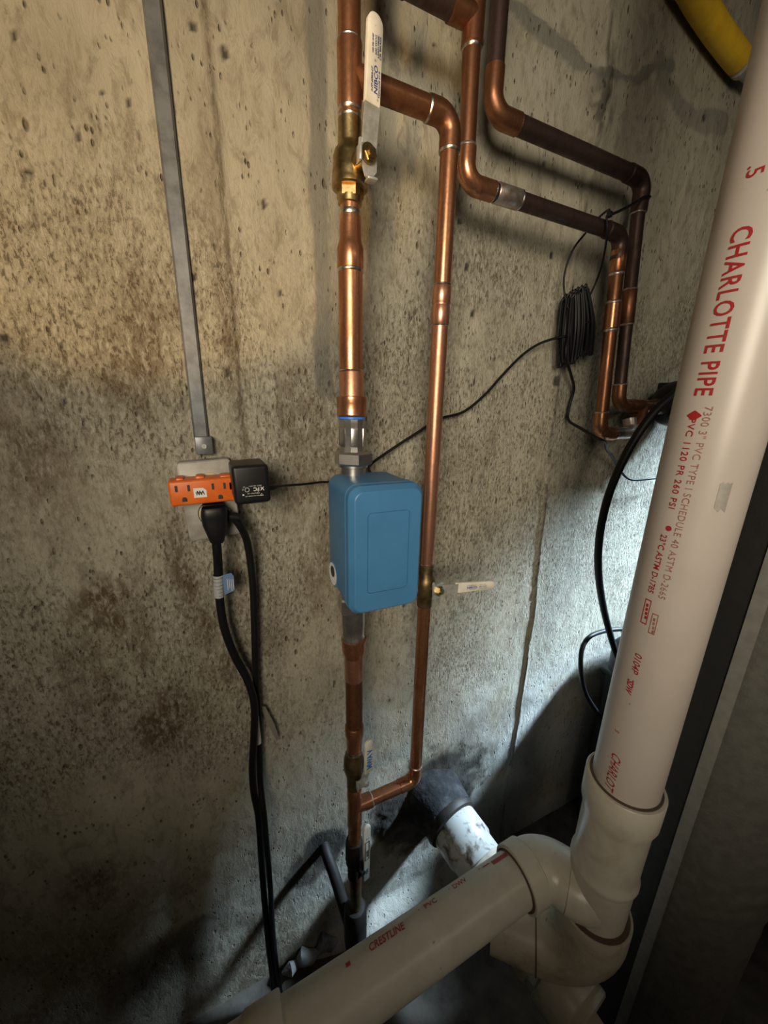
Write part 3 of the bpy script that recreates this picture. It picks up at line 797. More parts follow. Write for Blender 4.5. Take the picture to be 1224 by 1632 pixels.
# --- black water service pipe coming out of the wall
sv = thing('water_service_pipe', 'black water service pipe leaving the wall into the foot of the riser', 'pipe', (XL, YM, .22))
gs = G().lathe((XL + .001, YM, .312), (0, 0, -1), [(0, .0135), (.002, .0200), (.010, .0245), (.050, .0250), (.100, .0250), (.135, .022), (.14, .012)], 26)
obj('compression_nut', gs, BLACK_METAL, sv)
pth = smooth_path([(0.158, 0.01, .352), (0.160, -.020, .345), (0.168, -.050, .318), (0.178, -.085, .268), (0.186, -.105, .222), (XL, YM - .004, .185)], 5)
obj('pipe', G().tube(pth, .0125, 16), BLACK_METAL, sv)

# --- two tarnished copper lines feeding the equipment on the right
def run(parent, name, a, b, r, mat): return obj(name, G().cyl(a, b, r, 26), mat, parent)
l2 = thing('copper_supply_line', 'inner tarnished copper line stepping right and down, bracket-shaped', 'pipe', (0.73, -.09, 1.30))
Y2 = -.085; x2 = .3755; z2 = 1.668; xe = .724; yb = -.098; xbm = .742; zbm = 1.308
gt = G().lathe((x2 - .003, Y2, 1.875), (0, 0, -1), [(0, .0145), (.058, .0144), (.0605, .0120)], 28)
gt.lathe((x2 - .003, Y2, 1.846), (-1, 0, 0), [(0, .0140), (.020, .0144), (.036, .0148), (.037, .013)], 28)
obj('tee', gt, COPPER_BROWN, l2)
run(l2, 'pipe', (x2 - .003, Y2, 2.05), (x2 - .003, Y2, 1.87), .0122, COPPER_BROWN)
run(l2, 'pipe', (x2 - .036, Y2, 1.846), (.268, Y2, 1.846), .0132, COPPER_DARK)
obj('elbow', G().tube([(.272, Y2, 1.846)] + arc((.238, Y2, 1.846), (-1, 0, 0), (0, 0, 1), .026) + [(.238, Y2, 1.90)], .0145, 26), COPPER_DARK, l2)
run(l2, 'pipe', (.238, Y2, 1.892), (.238, Y2, 2.44), .0131, COPPER_DARK)
ring(l2, (x2 - .003, Y2, 1.8145), (0, 0, 1), .0122)
obj('pipe', G().cyl((x2 - .003, Y2, 1.818), (x2, Y2, z2 + .03), .0120, 26), COPPER_BROWN, l2)
ge = G().tube([(x2, Y2, z2 + .040)] + arc((x2, Y2, z2), (0, 0, -1), (1, 0, 0), .024) + [(x2 + .050, Y2, z2)], .0134, 26)
obj('elbow', ge, COPPER, l2)
ring(l2, (x2, Y2, z2 + .0405), (0, 0, 1), .0122, FLUX, .003)
ring(l2, (x2 + .050, Y2, z2), (1, 0, 0), .0124, SOLDER, .002)
gc = G().lathe((x2 + .056, Y2, z2), (1, 0, 0), [(0, .0122), (.002, .0136), (.044, .0136), (.046, .0122)], 28)
obj('coupling', gc, FLUX, l2)
ring(l2, (x2 + .1025, Y2, z2), (1, 0, 0), .0123)
run(l2, 'pipe', (x2 + .048, Y2, z2), (xe - .035, Y2 - .002, z2 - .004), .0121, COPPER_DARK)
ge = G().tube([(xe - .042, Y2 - .002, z2 - .004)] + arc((xe, Y2 - .002, z2 - .005), (1, 0, 0), (0, 0, -1), .022) + [(xe, Y2 - .002, z2 - .045)], .0136, 26)
obj('elbow', ge, COPPER_DARK, l2)
ring(l2, (xe - .042, Y2 - .002, z2 - .004), (1, 0, 0), .0126, COPPER_DARK)
bot = V((xbm, yb, zbm))
def on2(z): t = (1.63 - z) / (1.63 - zbm); return V((xe + (xbm - xe) * t, Y2 - .002 + (yb - Y2 + .002) * t, z))
run(l2, 'pipe', on2(1.635), on2(zbm + .03), .0121, COPPER_BROWN)
ax2 = (on2(1.5) - on2(1.6)).normalized()
gc = G().lathe(on2(1.640), ax2, [(0, .0122), (.002, .0136), (.036, .0136), (.038, .0122)], 28)
obj('coupling', gc, COPPER, l2)
gc = G().lathe(on2(1.552), ax2, [(0, .0122), (.002, .0140), (.044, .0140), (.046, .0122)], 28)
obj('coupling', gc, COPPER, l2)
ring(l2, on2(1.600), ax2, .0124, FLUX, .003); ring(l2, on2(1.5525), ax2, .0124, FLUX, .003); ring(l2, on2(1.5045), ax2, .0124, FLUX, .003)
ring(l2, on2(zbm + .043), ax2, .0124, FLUX, .002)
ge = G().tube([on2(zbm + .042)] + arc(bot, ax2, (1, 0, 0), .022) + [bot + V((.042, 0, 0))], .0138, 26)
obj('elbow', ge, COPPER, l2)
run(l2, 'pipe', bot + V((.036, 0, 0)), bot + V((.112, .012, 0)), .0124, FLUX)
c2 = bot + V((.125, .014, 0))
ge = G().tube([c2 + V((-.030, -.003, 0))] + arc(c2, (1, 0, 0), (0, .35, 1), .018) + [c2 + V((0, .010, .030))], .0136, 26)
obj('elbow', ge, FLUX, l2)

l3 = thing('copper_supply_line', 'outer tarnished copper line nearest the yellow gas tube, stepping right and down', 'pipe', (.80, -.065, 1.34))
Y3 = -.060; x3 = .432; z3 = 1.776; xe3 = .795; xb3 = .822; yb3 = -.072; zb3 = 1.366
run(l3, 'pipe', (x3 - .003, Y3, 2.10), (x3, Y3, z3 + .045), .0130, COPPER_DARK)
ge = G().tube([(x3, Y3, z3 + .052)] + arc((x3, Y3, z3), (0, 0, -1), (1, 0, 0), .026) + [(x3 + .050, Y3, z3)], .0144, 26)
obj('elbow', ge, COPPER_BROWN, l3)
ring(l3, (x3 + .050, Y3, z3), (1, 0, 0), .0134, BRASS_DARK)
run(l3, 'pipe', (x3 + .046, Y3, z3), (xe3 - .035, Y3, z3 - .002), .0131, COPPER_DARK)
ge = G().tube([(xe3 - .046, Y3, z3 - .002)] + arc((xe3, Y3, z3 - .003), (1, 0, 0), (0, 0, -1), .024) + [(xe3, Y3, z3 - .056)], .0146, 26)
obj('elbow', ge, COPPER_DARK, l3)
ring(l3, (xe3 - .046, Y3, z3 - .002), (1, 0, 0), .0136, COPPER_DARK); ring(l3, (xe3, Y3, z3 - .056), (0, 0, 1), .0130, FLUX)
def on3(z): t = (1.72 - z) / (1.72 - zb3); return V((xe3 + (xb3 - xe3) * t, Y3 + (yb3 - Y3) * t, z))
ax3 = (on3(1.5) - on3(1.6)).normalized()
run(l3, 'pipe', on3(1.73), on3(zb3 + .03), .0120, COPPER_DARK)
gc = G().lathe(on3(1.590), ax3, [(0, .0122), (.002, .0134), (.062, .0134), (.064, .0122)], 28)
obj('coupling', gc, COPPER_BROWN, l3)
ring(l3, on3(1.590), ax3, .0124, FLUX); ring(l3, on3(1.526), ax3, .0124, FLUX)
b3 = V((xb3, yb3, zb3))
ge = G().tube([on3(zb3 + .042)] + arc(b3, ax3, (1, 0, 0), .022) + [b3 + V((.045, 0, 0))], .0136, 26)
obj('elbow', ge, COPPER_BROWN, l3)
ring(l3, on3(zb3 + .043), ax3, .0124, FLUX)
gt = G().lathe(b3 + V((.040, 0, 0)), (1, 0, 0), [(0, .0130), (.002, .0142), (.088, .0142), (.090, .0130)], 28)
gt.cyl(b3 + V((.085, -.001, 0)), b3 + V((.060, -.010, -.045)), .0136)
obj('tee', gt, COPPER_BROWN, l3)
ring(l3, b3 + V((.128, 0, 0)), (1, 0, 0), .0132, BRASS_DARK)
gs = G().lathe(b3 + V((.128, 0, 0)), (1, 0, 0), [(0, .0150), (.004, .0178), (.040, .0180), (.044, .0160)], 12)
obj('adapter', gs, BRASS_DARK, l3, 25)
tb = thing('filter_head', 'black plastic filter head at the end of the outer copper line, behind the white stack', 'fitting', (1.06, -.09, 1.30))
gs = G().lathe(b3 + V((.165, -.004, .008)), (1, 0, -.03), [(0, .020), (.002, .030), (.014, .046), (.03, .052), (.16, .052), (.17, .046)], 30)
obj('head', gs, BLACK, tb)
obj('port_collar', G().lathe(b3 + V((.158, 0, 0)), (1, 0, 0), [(0, .018), (.002, .0225), (.016, .0225)], 24), BLACK, tb)
obj('wall_mount', G().rbox((1.10, -.012, 1.40), (.07, .04, .05), .004), BLACK, tb)

# ------------------------------------------------------------------ white PVC drains
SX, SY = .524, -.394
st = thing('drain_stack', 'tall white vertical drain pipe with red printing, down to its tee', 'drain pipe', (SX, SY, .45))
R3 = .0445
pipe = obj('pipe', G().lathe((SX, SY, .70), (0, 0, 1), [(0, R3), (1.74, R3)], 64), PVC, st)
def stack_text(g, body, z, th, size, **kw):
    # reads downwards; the tops of the letters point right; radial at angle 0 faces -x
    wrap(g, text_geo(body, size, **kw), (SX, SY, 0), (0, 0, -1), R3 + .00035, (-1, 0, 0), th, -z)
D = math.radians
def stack_line(mat, label, *a, **kw):
    g = G(); stack_text(g, *a, **kw); lab(obj('printed_line', g, mat, pipe), label)
stack_line(RED_INK, 'bold red printing', 'CHARLOTTE PIPE', 1.5275, D(-9.0), .0235, bold=.00035, spacing=1.12, xscale=.762)
stack_line(RED_INK, 'bold red printing', '.5', 1.577, D(-8.5), .0190, bold=.0002, xscale=.8)
stack_line(RED_INK, 'bold red printing', 'PVC 1120 PR 260 PSI', 1.3515, D(-7.6), .0098, bold=.00012, spacing=1.15, xscale=1.03)
stack_line(RED_INK, 'bold red printing', '23\u00b0C ASTM D-1785', 1.2180, D(-9.0), .0098, bold=.00012, spacing=1.02, xscale=.93)
stack_line(RED_INK, 'bold red printing', '\u2022', 1.2300, D(-9.5), .0200, bold=.0008)
stack_line(RED_INK, 'bold red printing', '\u2666', 1.3620, D(-8.5), .0125, bold=.0006)
stack_line(RED_INK, 'bold red printing', '0104P', 1.0560, D(-5.5), .0125, bold=.00015, xscale=.95, shear=.1)
stack_line(RED_INK, 'bold red printing', '\u02dcSDW', 1.0170, D(-7.5), .0115, bold=.00035, xscale=.75, shear=.3)
stack_line(RED_INK, 'bold red printing', 's', .9290, D(-9.5), .0140, xscale=.7)
stack_line(RED_INK, 'bold red printing', 'CHARLOT', .8930, D(-4.5), .0180, bold=.0001, xscale=.76, shear=.3)
stack_line(FADED_INK, 'faded thin red printing', '7300 3" PVC TYPE I SCHEDULE 40 ASTM D-2665', 1.3640, D(7.5), .0100, spacing=1.1, xscale=.985)
def band_mark(g, z0, z1, th0, th1):
    def quad(za, zb, ta, tb):
        n = 5; vs = []; fs = []
        for k in range(n + 1):
            a = ta + (tb - ta) * k / n; d = V((-math.cos(a), -math.sin(a), 0)) * (R3 + .00035)
            vs += [V((SX, SY, za)) + d, V((SX, SY, zb)) + d]
        for k in range(n): fs.append((2 * k, 2 * k + 1, 2 * k + 3, 2 * k + 2))
        g.add(vs, fs)
    dth = D(1.1)
    quad(z0, z0 - .0016, th0, th1); quad(z1, z1 + .0016, th0, th1); quad(z0, z1, th0, th0 + dth); quad(z0, z1, th1 - dth, th1)
    zz = z0 - .006
    for k in range(4):
        quad(zz, zz - .0042, th0 + D(3.0 + .6 * k), th1 - D(3.2 - .5 * k)); zz -= .0055
gm = G(); band_mark(gm, 1.1325, 1.0985, D(-9.5), D(.2))
lab(obj('approval_mark', gm, RED_INK, pipe), 'boxed red approval mark')
gm = G(); band_mark(gm, 1.1180, 1.0900, D(5), D(14))
lab(obj('approval_mark', gm, FADED_INK, pipe), 'faded boxed approval mark')
def scuff(z0, z1, a0, a1, mat):
    n = 5; vs = []; fs = []
    for k in range(n + 1):
        a = a0 + (a1 - a0) * k / n; d = V((-math.cos(a), -math.sin(a), 0)) * (R3 + .00035)
        vs += [V((SX, SY, z0 + .002 * (k % 2))) + d, V((SX, SY, z1 - .002 * (k % 3))) + d]
    for k in range(n): fs.append((2 * k, 2 * k + 1, 2 * k + 3, 2 * k + 2))
    lab(obj('scuff', G().add(vs, fs), mat, pipe), 'greyish scuffed patch')
scuff(1.285, 1.258, D(44), D(58), COVER)
# tee with its hubs
gs = G().lathe((SX, SY, .822), (0, 0, -1), [(0, .0460), (0.0005, .0515), (.003, .0532), (.050, .0528), (.060, .0500), (.072, .0475), (.16, .0470), (.172, .0480), (.176, .0500), (.182, .0502), (.188, .0486)], 56)
tee = obj('tee', gs, PVC_FIT, st)
obj('glue_ring', G().lathe((SX, SY, .8235), (0, 0, -1), [(0, R3 - .001), (.0005, .0480), (.003, .0480)], 48), GLUE, tee)
obj('raised_mark', G().rbox((SX + .040, SY - .028, .700), (.008, .016, .050), .003, 2, Matrix.Rotation(D(-35), 3, 'Z')), PVC_FIT, tee)
gs = G().lathe((SX, SY, .640), (0, 0, -1), [(0, .0468), (.16, .0462)], 56)
obj('spigot', gs, PVC_FIT, st)
gs = G()
pt = [(SX, SY, .545), (SX, SY, .50)] + [V((SX, SY, .50)) + V((-.055 * (1 - math.cos(a)), .055 * (1 - math.cos(a)), -.085 * math.sin(a))) for a in [PI / 2 * k / 10 for k in range(1, 11)]]
pt += [V(pt[-1]) + V((-.02, .02, -.003)), V(pt[-1]) + V((-.055, .055, -.006))]
rr = [.0575, .0580] + [.0575] * 10 + [.0560, .0550]
gs.tube(pt, rr, 44)
obj('bottom_elbow', gs, PVC_BROWN, st)
pe = V(pt[-3]); de = (V(pt[-2]) - pe).normalized()
obj('glue_ring', G().lathe(pe - de * .001, de, [(0, .0560), (.0004, .0585), (.0024, .0585)], 48), GLUE, st)
obj('glue_ring', G().lathe((SX, SY, .5475), (0, 0, -1), [(0, .0450), (.0004, .0535), (.003, .0535)], 48), GLUE, st)
# branch that enters the stack from the wall side
hy, hz_ = -.3235, .5735
RH = .041
gs = G()
gs.tube(smooth_path([(.438, hy, hz_), (.452, hy - .001, hz_ + .001), (.470, hy - .010, hz_ + .001), (.484, hy - .025, hz_), (.494, hy - .043, hz_), (.506, hy - .058, hz_)], 5), .0450, 48)
obj('elbow', gs, PVC_FIT, st)
gs = G().tube(smooth_path([(.4915, hy - .040, hz_), (.503, hy - .056, hz_), (.518, hy - .070, hz_)], 4), [.0462] * 4 + [.0455] * 3 + [.044] * 2, 48)
obj('branch', gs, PVC_FIT, st)
gs = G().lathe((.4105, hy, hz_ - .002), (1, 0, .06), [(0, .0420), (.0005, .0485), (.002, .0500), (.031, .0500), (.0335, .0465), (.035, .0450)], 52)
obj('elbow_hub', gs, PVC_FIT, st)
obj('glue_ring', G().lathe((.4093, hy, hz_ - .002), (1, 0, .06), [(0, .0405), (.0004, .0448), (.003, .0448)], 48), GLUE, st)

# horizontal drain
hd = thing('drain_pipe', 'cream white drain pipe sloping across the bottom, red print along its top', 'drain pipe', (.05, -.30, .45))
HA = V((.276, -.3226, .5625)); HU = V((1, .000, .062)).normalized()
pipe = obj('pipe', G().lathe(HA - HU * .30, HU, [(0, RH), (.30 + .17, RH)], 64), PVC_GREY, hd)
e0 = V((0, 1, 0))
e1 = HU.cross(e0).normalized(); ee = e1.cross(HU).normalized()
def drain_line(body, s_, ang, size, **kw):
    bm = text_geo(body, size, **kw); cut_rows(bm, .0022); g = G()
    def fn(c):
        a = ang - c.y / RH
        return HA + HU * (s_ + c.x) + (ee * math.cos(a) + e1 * math.sin(a)) * (RH + .0004)
    bm_add(g, bm, fn); lab(obj('printed_line', g, RED_INK, pipe), 'smeared red printing')
drain_line('CRESTLINE', -.132, D(74), .0160, bold=.0003, shear=.2, xscale=.74)
drain_line('\u00b7', -.046, D(64), .017)
drain_line('PVC', -.034, D(64), .0145, bold=.0002, xscale=.85)
drain_line('\u00b7', .012, D(62), .017)
drain_line('DWV', .021, D(62), .0145, bold=.0002, xscale=.75)
drain_line('-', .074, D(56), .0110, bold=.0003)
def drain_bar(s0_, s1_, a0, a1):
    n = 5; vs = []; fs = []
    for k in range(n + 1):
        a = a0 + (a1 - a0) * k / n; d = (ee * math.cos(a) + e1 * math.sin(a)) * (RH + .0004)
        vs += [HA + HU * s0_ + d, HA + HU * s1_ + d]
    for k in range(n): fs.append((2 * k, 2 * k + 1, 2 * k + 3, 2 * k + 2))
    lab(obj('printed_bar', G().add(vs, fs), RED_INK, pipe), 'smeared red printing')
drain_bar(.100, .132, D(54), D(66)); drain_bar(.082, .097, D(53), D(56)); drain_bar(-.168, -.161, D(66), D(74))
# coupling and bend at the left end
ls = HA - HU * .258
gs = G().lathe(ls, -HU, [(0, .0415), (.0006, .0470), (.003, .0485), (.046, .0485), (.050, .0460)], 52)
obj('coupling', gs, PVC_FIT, hd)
pb = ls - HU * .046
gs = G().tube([pb + HU * .01, pb - HU * .012] + arc(pb - HU * .070, -HU, V((0, -.35, -1)), .048, 12) + [pb - HU * .070 + V((0, -.045, -.13)), pb - HU * .070 + V((0, -.18, -.53))], .0450, 44)
obj('bend', gs, PVC_FIT, hd)

# sewer outlet through the wall
so = thing('sewer_outlet_pipe', 'stained white sewer pipe leaving through the wall, with dark mortar and cleanout', 'drain pipe', (.49, -.25, .22))
WA = V((.462, 0.0, .345)); WB = V((.525, -.43, .290)); WU = (WB - WA).normalized()
gs = G().lathe(WA + WU * .0, WU, [(-.03, .112), (.0, .098), (.012, .086), (.03, .078), (.048, .073), (.066, .069)], 40)
for i, q in enumerate(gs.v):
    k = .006 * (math.sin((i % 40) * 2 * PI / 40 * 3 + (i // 40)) + .6 * math.sin((i % 40) * 2 * PI / 40 * 7 + 2 * (i // 40)))
    d = (V(q) - WA); d -= WU * d.dot(WU)
    gs.v[i] = tuple(V(q) + d.normalized() * k * .5 + WU * k * .3)
lab(obj('mortar_collar', gs, CEMENT, so, 60), 'dark grey mortar packed round the pipe')
gs = G().lathe(WA + WU * .060, WU, [(0, .064), (.002, .070), (.012, .072), (.020, .069), (.024, .060)], 40)
lab(obj('rubber_ring', gs, RUBBER, so), 'black rubber sealing ring')
gs = G().lathe(WA + WU * .080, WU, [(0, .0605), (.006, .0625), (.060, .0625), (.066, .0590), (.070, .0575)], 44)
obj('hub', gs, PVC_DIRTY, so)
gs = G().lathe(WA + WU * .140, WU, [(0, .0575), (.225, .0575)], 44)
obj('pipe', gs, PVC_DIRTY, so)
gs = G().lathe(WA + WU * .180, WU, [(0, .0590), (.001, .0615), (.012, .0625), (.16, .0625), (.165, .0600)], 44)
obj('wye', gs, PVC_BROWN, so)
gs = G().lathe(WB - WU * .075, WU, [(0, .0605), (.002, .0640), (.055, .0640), (.060, .0610), (.062, .0540), (.075, .0530), (.078, .049)], 44)
cl = obj('cleanout', gs, PVC_BROWN, so)
obj('cleanout_plug', G().rbox(WB + WU * .010, (.030, .022, .030), .003, 2), PVC_BROWN, cl)

# pale mortar lump at the foot of the wall
gl = G()
pts = []
for i in range(9):
    t = i / 8; pts.append((.04 + .14 * t, -.022 - .006 * math.sin(i * 1.9), .030 + .008 * math.sin(i * 2.3) + .010 * t))
gl.tube(pts, [.004] + [.014 + .006 * math.sin(i * 2.1 + 1) for i in range(1, 8)] + [.004], 14)
mo = obj('mortar_ridge', gl, WHITEWASH, wall, 60)

# ------------------------------------------------------------------ outlet, raceway, adapters, cords
rc = thing('surface_raceway', 'grey steel raceway running up the wall above the outlet', 'conduit', (-.006, 0, 1.29))
out2 = [(-.0100, 0), (-.0100, .010), (-.0075, .0135), (.0075, .0135), (.0100, .010), (.0100, 0)]
g = G()
vs = [(-.0055 + x, .004 - y, z) for z in (1.305, 2.40) for (x, y) in out2]; n = len(out2)
g.add(vs, [(k, (k + 1) % n, n + (k + 1) % n, n + k) for k in range(n)] + [tuple(range(n - 1, -1, -1)), tuple(range(n, 2 * n))])
obj('channel', g, RACEWAY, rc, 20)
g = G().rbox((-.003, -.006, 1.296), (.0235, .021, .026), .002, 2)
cnr = obj('end_clip', g, RACEWAY, rc)
obj('screw', G().cyl((-.003, -.016, 1.295), (-.003, -.0185, 1.295), .0035, 14), ZINC, cnr)

ol = thing('wall_outlet', 'weathered grey double outlet with metal cover plate', 'outlet', (-.004, 0, 1.22))
rz = Matrix.Rotation(D(-3.0), 3, 'Y')
g = G().rbox((-.003, -.013, 1.217), (.071, .028, .117), .004, 3, rz)
obj('box', g, COVER, ol)
g = G().slab(rrect(.073, .118, .007, 5), (-.003, -.0262, 1.217), rz @ V((1, 0, 0)), rz @ V((0, 0, 1)), .0048, .0016)
obj('cover_plate', g, COVER, ol)
for zc in (1.241, 1.197):
    g = G().lathe((-.002, -.030, zc), (0, -1, 0), [(0, .0180), (.0030, .0180), (.0036, .0172)], 30)
    rcp = obj('receptacle', g, IVORY, ol)
    gg = G()
    for sx in (-.006, .006): gg.rbox((-.002 + sx, -.0338, zc + .003), (.0018, .0006, .007), 0)
    obj('slot', gg, DARK_INK, rcp)
g = G().lathe((-.002, -.030, 1.197), (0, -1, 0), [(0, .0195), (.0015, .0195), (.0018, .0188)], 30)
obj('gasket', g, DARK_INK, ol)

tp = thing('outlet_adapter', 'orange three-way outlet adapter plugged into the outlet', 'adapter', (-.015, -.06, 1.24))
ra = Matrix.Rotation(D(-1.2), 3, 'Y')
oa = V((-.0085, -.0500, 1.2385))
g = G().rbox(oa, (.086, .034, .0345), .0035, 3, ra)
g.rbox(oa + V((-.004, .004, .0165)), (.012, .022, .008), .003, 2); g.rbox(oa + V((.0295, .002, .016)), (.017, .024, .008), .003, 2)
g.rbox(oa + V((-.029, .003, .0165)), (.010, .024, .006), .0028, 2)
body = obj('body', g, ORANGE, tp)
gg = G()
for cx in (-.0335, .0115):
    gg = G()
    for dx in (-.0005, .0145): gg.rbox(oa + V((cx + dx, -.0171, .0065)), (.0030, .0012, .0085), 0)
    gg.lathe(oa + V((cx + .0080, -.0165, -.0085)), (0, -1, 0), [(0, .0030), (.0012, .0030)], 14)
    gg.rbox(oa + V((cx + .0080, -.0171, -.0102)), (.006, .0012, .0034), 0)
    obj('socket', gg, DARK_INK, body)
g = G().slab([(-.0075, -.0065), (.0085, -.0065), (.0085, .003), (.0045, .0068), (-.0075, .0068)], oa + V((-.0060, -.0170, -.001)), (1, 0, 0), (0, 0, 1), .0005)
stk = obj('sticker', g, PAPER, body); lab(stk, 'white sticker with dark scribble')
gg = G()
for k, (x0, z0, x1, z1) in enumerate([(-.004, -.003, -.003, .003), (-.003, .003, -.001, -.003), (-.001, -.003, .000, .003), (.000, .003, .002, -.003), (.002, -.002, .004, .003), (-.005, 0, .005, .0008), (.004, .002, .0055, -.003)]):
    gg.tube([oa + V((-.006 + x0, -.0176, -.001 + z0)), oa + V((-.006 + x1, -.0176, -.001 + z1))], .0006, 6)
obj('scribble', gg, DARK_INK, stk)

wt = thing('power_adapter', 'black cube power adapter plugged into the right end of the orange adapter', 'adapter', (.05, -.09, 1.25))
oW = V((.0490, -.0890, 1.2545))
g = G().rbox(oW, (.0460, .062, .0520), .0055, 4, Matrix.Rotation(D(-1.5), 3, 'Y'))
body = obj('body', g, BLACK, wt)
obj('blades', G().rbox((.0300, -.0610, 1.2440), (.014, .012, .012), .001, 1), BLACK, wt)
gg = G(); fw = oW + V((0, -.0312, 0)); EX = V((1, 0, .02)); EZ = V((0, 0, 1))
def wtx(b_, x, z, s, **kw): flat_text(gg, b_, fw + EX * x + EZ * z, -EX, -EZ, s, **kw)
wtx('FC', .0090, -.0038, .0066, bold=.0002)
wtx('INPUT 100-240V~', .0120, -.0008, .0022); wtx('ITE', -.0085, -.0012, .0022)
wtx('V', -.0105, -.0040, .0034); wtx('o', -.0105, -.0115, .0040, bold=.0003)
wtx('OUTPUT 12V', .0060, -.0105, .0022); wtx('MADE IN CHINA LPS', .0100, -.0140, .0021)
for k in range(20):
    a0, a1 = 2 * PI * k / 20, 2 * PI * (k + 1) / 20
    c0 = fw + EX * (-.0065) + EZ * (-.0060)
    gg.tube([c0 + (EX * math.cos(a0) + EZ * math.sin(a0)) * .0027, c0 + (EX * math.cos(a1) + EZ * math.sin(a1)) * .0027], .00035, 5)
for s_ in (1, -1):
    gg.tube([fw + EX * .0125 + EZ * -.0040, fw + EX * (.0125 + .0022 * s_) + EZ * -.0085], .0004, 5)
    gg.tube([fw + EX * (.0125 - .0022 * s_) + EZ * -.0035, fw + EX * (.0125 + .0022 * s_) + EZ * -.0085], .0004, 5)
gg.tube([fw + EX * x + EZ * z for (x, z) in [(.006, -.0118), (.0075, -.0090), (.0090, -.0118), (.006, -.0118)]], .0003, 5)
gg.tube([fw + EX * x + EZ * z for (x, z) in [(.010, -.0150), (.0115, -.0125), (.0135, -.0150), (.010, -.0150)]], .0004, 5)
obj('printed_label', gg, WHITE_INK, body)
pth = smooth_path([(.0700, -.092, 1.2425), (.078, -.090, 1.2425), (.090, -.075, 1.2405), (.110, -.045, 1.2345), (.140, -.026, 1.2305), (.170, -.017, 1.230), (.200, -.013, 1.228), (.222, -.013, 1.236)], 6)
obj('strain_relief', G().tube([(.0690, -.092, 1.2425), (.0790, -.0895, 1.2423), (.0870, -.080, 1.2412)], [.0044, .0038, .0030], 14), BLACK, wt)
obj('cord', G().tube(pth, .0019, 10), CABLE, wt)

def plug_cord(label, plug_g, path, r):
    t = thing('power_cable', label, 'cord', tuple(path[-1]))
    obj('plug', plug_g, BLACK, t, 45)
    obj('cord', G().tube(smooth_path(path, 7), r, 14), CABLE, t)
    return t
ca = [(-.0005, -.055, 1.168), (-.0012, -.050, 1.142), (-.002, -.040, 1.115), (-.005, -.035, 1.061), (-.003, -.032, 1.002), (.008, -.028, .942), (.024, -.030, .890), (.0315, -.034, .837), (.026, -.034, .767), (.018, -.032, .694), (.0165, -.032, .631), (.0205, -.028, .561), (.018, -.030, .445), (.016, -.035, .340), (.015, -.040, .205), (.016, -.050, .113), (.016, -.060, .010)]
g = G()
# angled plug: rounded face on the receptacle, wedge tapering down to the cord
prof = [(1.214, .031, .020), (1.209, .034, .026), (1.200, .036, .030), (1.188, .034, .030), (1.172, .025, .026), (1.162, .020, .020), (1.159, .016, .016)]
vs = []; fs = []; n = 20
for (z, wv, dv) in prof:
    for k in range(n):
        a = 2 * PI * k / n
        cx = math.copysign(abs(math.cos(a)) ** .6, math.cos(a)); sy = math.copysign(abs(math.sin(a)) ** .6, math.sin(a))
        vs.append((.0005 + wv / 2 * cx, -.056 + dv / 2 * sy - (.004 if z > 1.2 else 0), z))
for i in range(len(prof) - 1):
    for k in range(n): fs.append((i * n + k, i * n + (k + 1) % n, (i + 1) * n + (k + 1) % n, (i + 1) * n + k))
fs += [tuple(range(n - 1, -1, -1)), tuple((len(prof) - 1) * n + k for k in range(n))]
g.add(vs, fs)
g.rbox((.000, -.041, 1.206), (.028, .018, .020), .003, 2)
cA = plug_cord('thick black power cord hanging from the angled plug, silver label near its top', g, ca, .0066)
g = G().lathe((-.0035, -.0385, 1.100), (-.05, .04, -1), [(0, .0074), (.038, .0074)], 18, caps=False)
lbl = obj('label_wrap', g, SILVER_PAPER, cA); lab(lbl, 'silver label wrapped round the cord')
g = G(); 
g.slab([(.006, -.034), (.0215, -.029), (.0225, -.004), (.019, .002), (.006, 0)], (-.0035, -.0405, 1.099), (1, -.15, .05), (0, 0, 1), .0006)
fl = obj('label_flag', g, BLUE_PAPER, cA); lab(fl, 'blue label flag sticking out')
gg = G()
for k in range(4):
    gg.rbox((.0085 + .0028 * k, -.0435 - .0004 * k, 1.083 + .0015 * math.sin(k * 2)), (.0009, .0006, .020 - .003 * (k % 2)), 0)
obj('print', gg, WHITE_INK, fl)
gg = G()
for k in range(6):
    gg.lathe((-.0038 - .0001 * k, -.0384 + .0003 * k, 1.096 - .006 * k), (0, 0, -1), [(0, .0077), (.0012, .0077)], 18)
obj('print', gg, GREY_PAPER, lbl)

cb = [(.012, -.050, 1.196), (.022, -.050, 1.194), (.034, -.046, 1.178), (.044, -.032, 1.140), (.047, -.024, 1.067), (.044, -.020, .982), (.039, -.018, .880), (.038, -.018, .796), (.034, -.017, .709), (.030, -.024, .640), (.0300, -.042, .585), (.030, -.045, .514), (.029, -.045, .368), (.026, -.045, .249), (.026, -.055, .120), (.030, -.060, .010)]
g = G().rbox((.012, -.046, 1.197), (.022, .016, .017), .004, 3)
g.lathe((.020, -.050, 1.195), (1, 0, -.25), [(0, .0075), (.010, .0070), (.014, .0066)], 16)
cB = plug_cord('black power cord curving down from the right of the outlet, white tag halfway', g, cb, .0058)
g = G().lathe((.0357, -.0175, .800), (-.04, 0, -1), [(0, .0068), (.066, .0068)], 16, caps=False)
lab(obj('tag_wrap', g, PAPER, cB), 'white paper tag round the cord')
g = G().slab([(0, .010), (.010, .006), (.024, -.040), (.030, -.075), (.026, -.082), (.018, -.055), (.006, -.010)], (.042, -.0115, .800), (1, -.10, 0), (0, 0, 1), .0006)
lab(obj('tag_flag', g, GREY_PAPER, cB), 'greyish loose end of the tag')

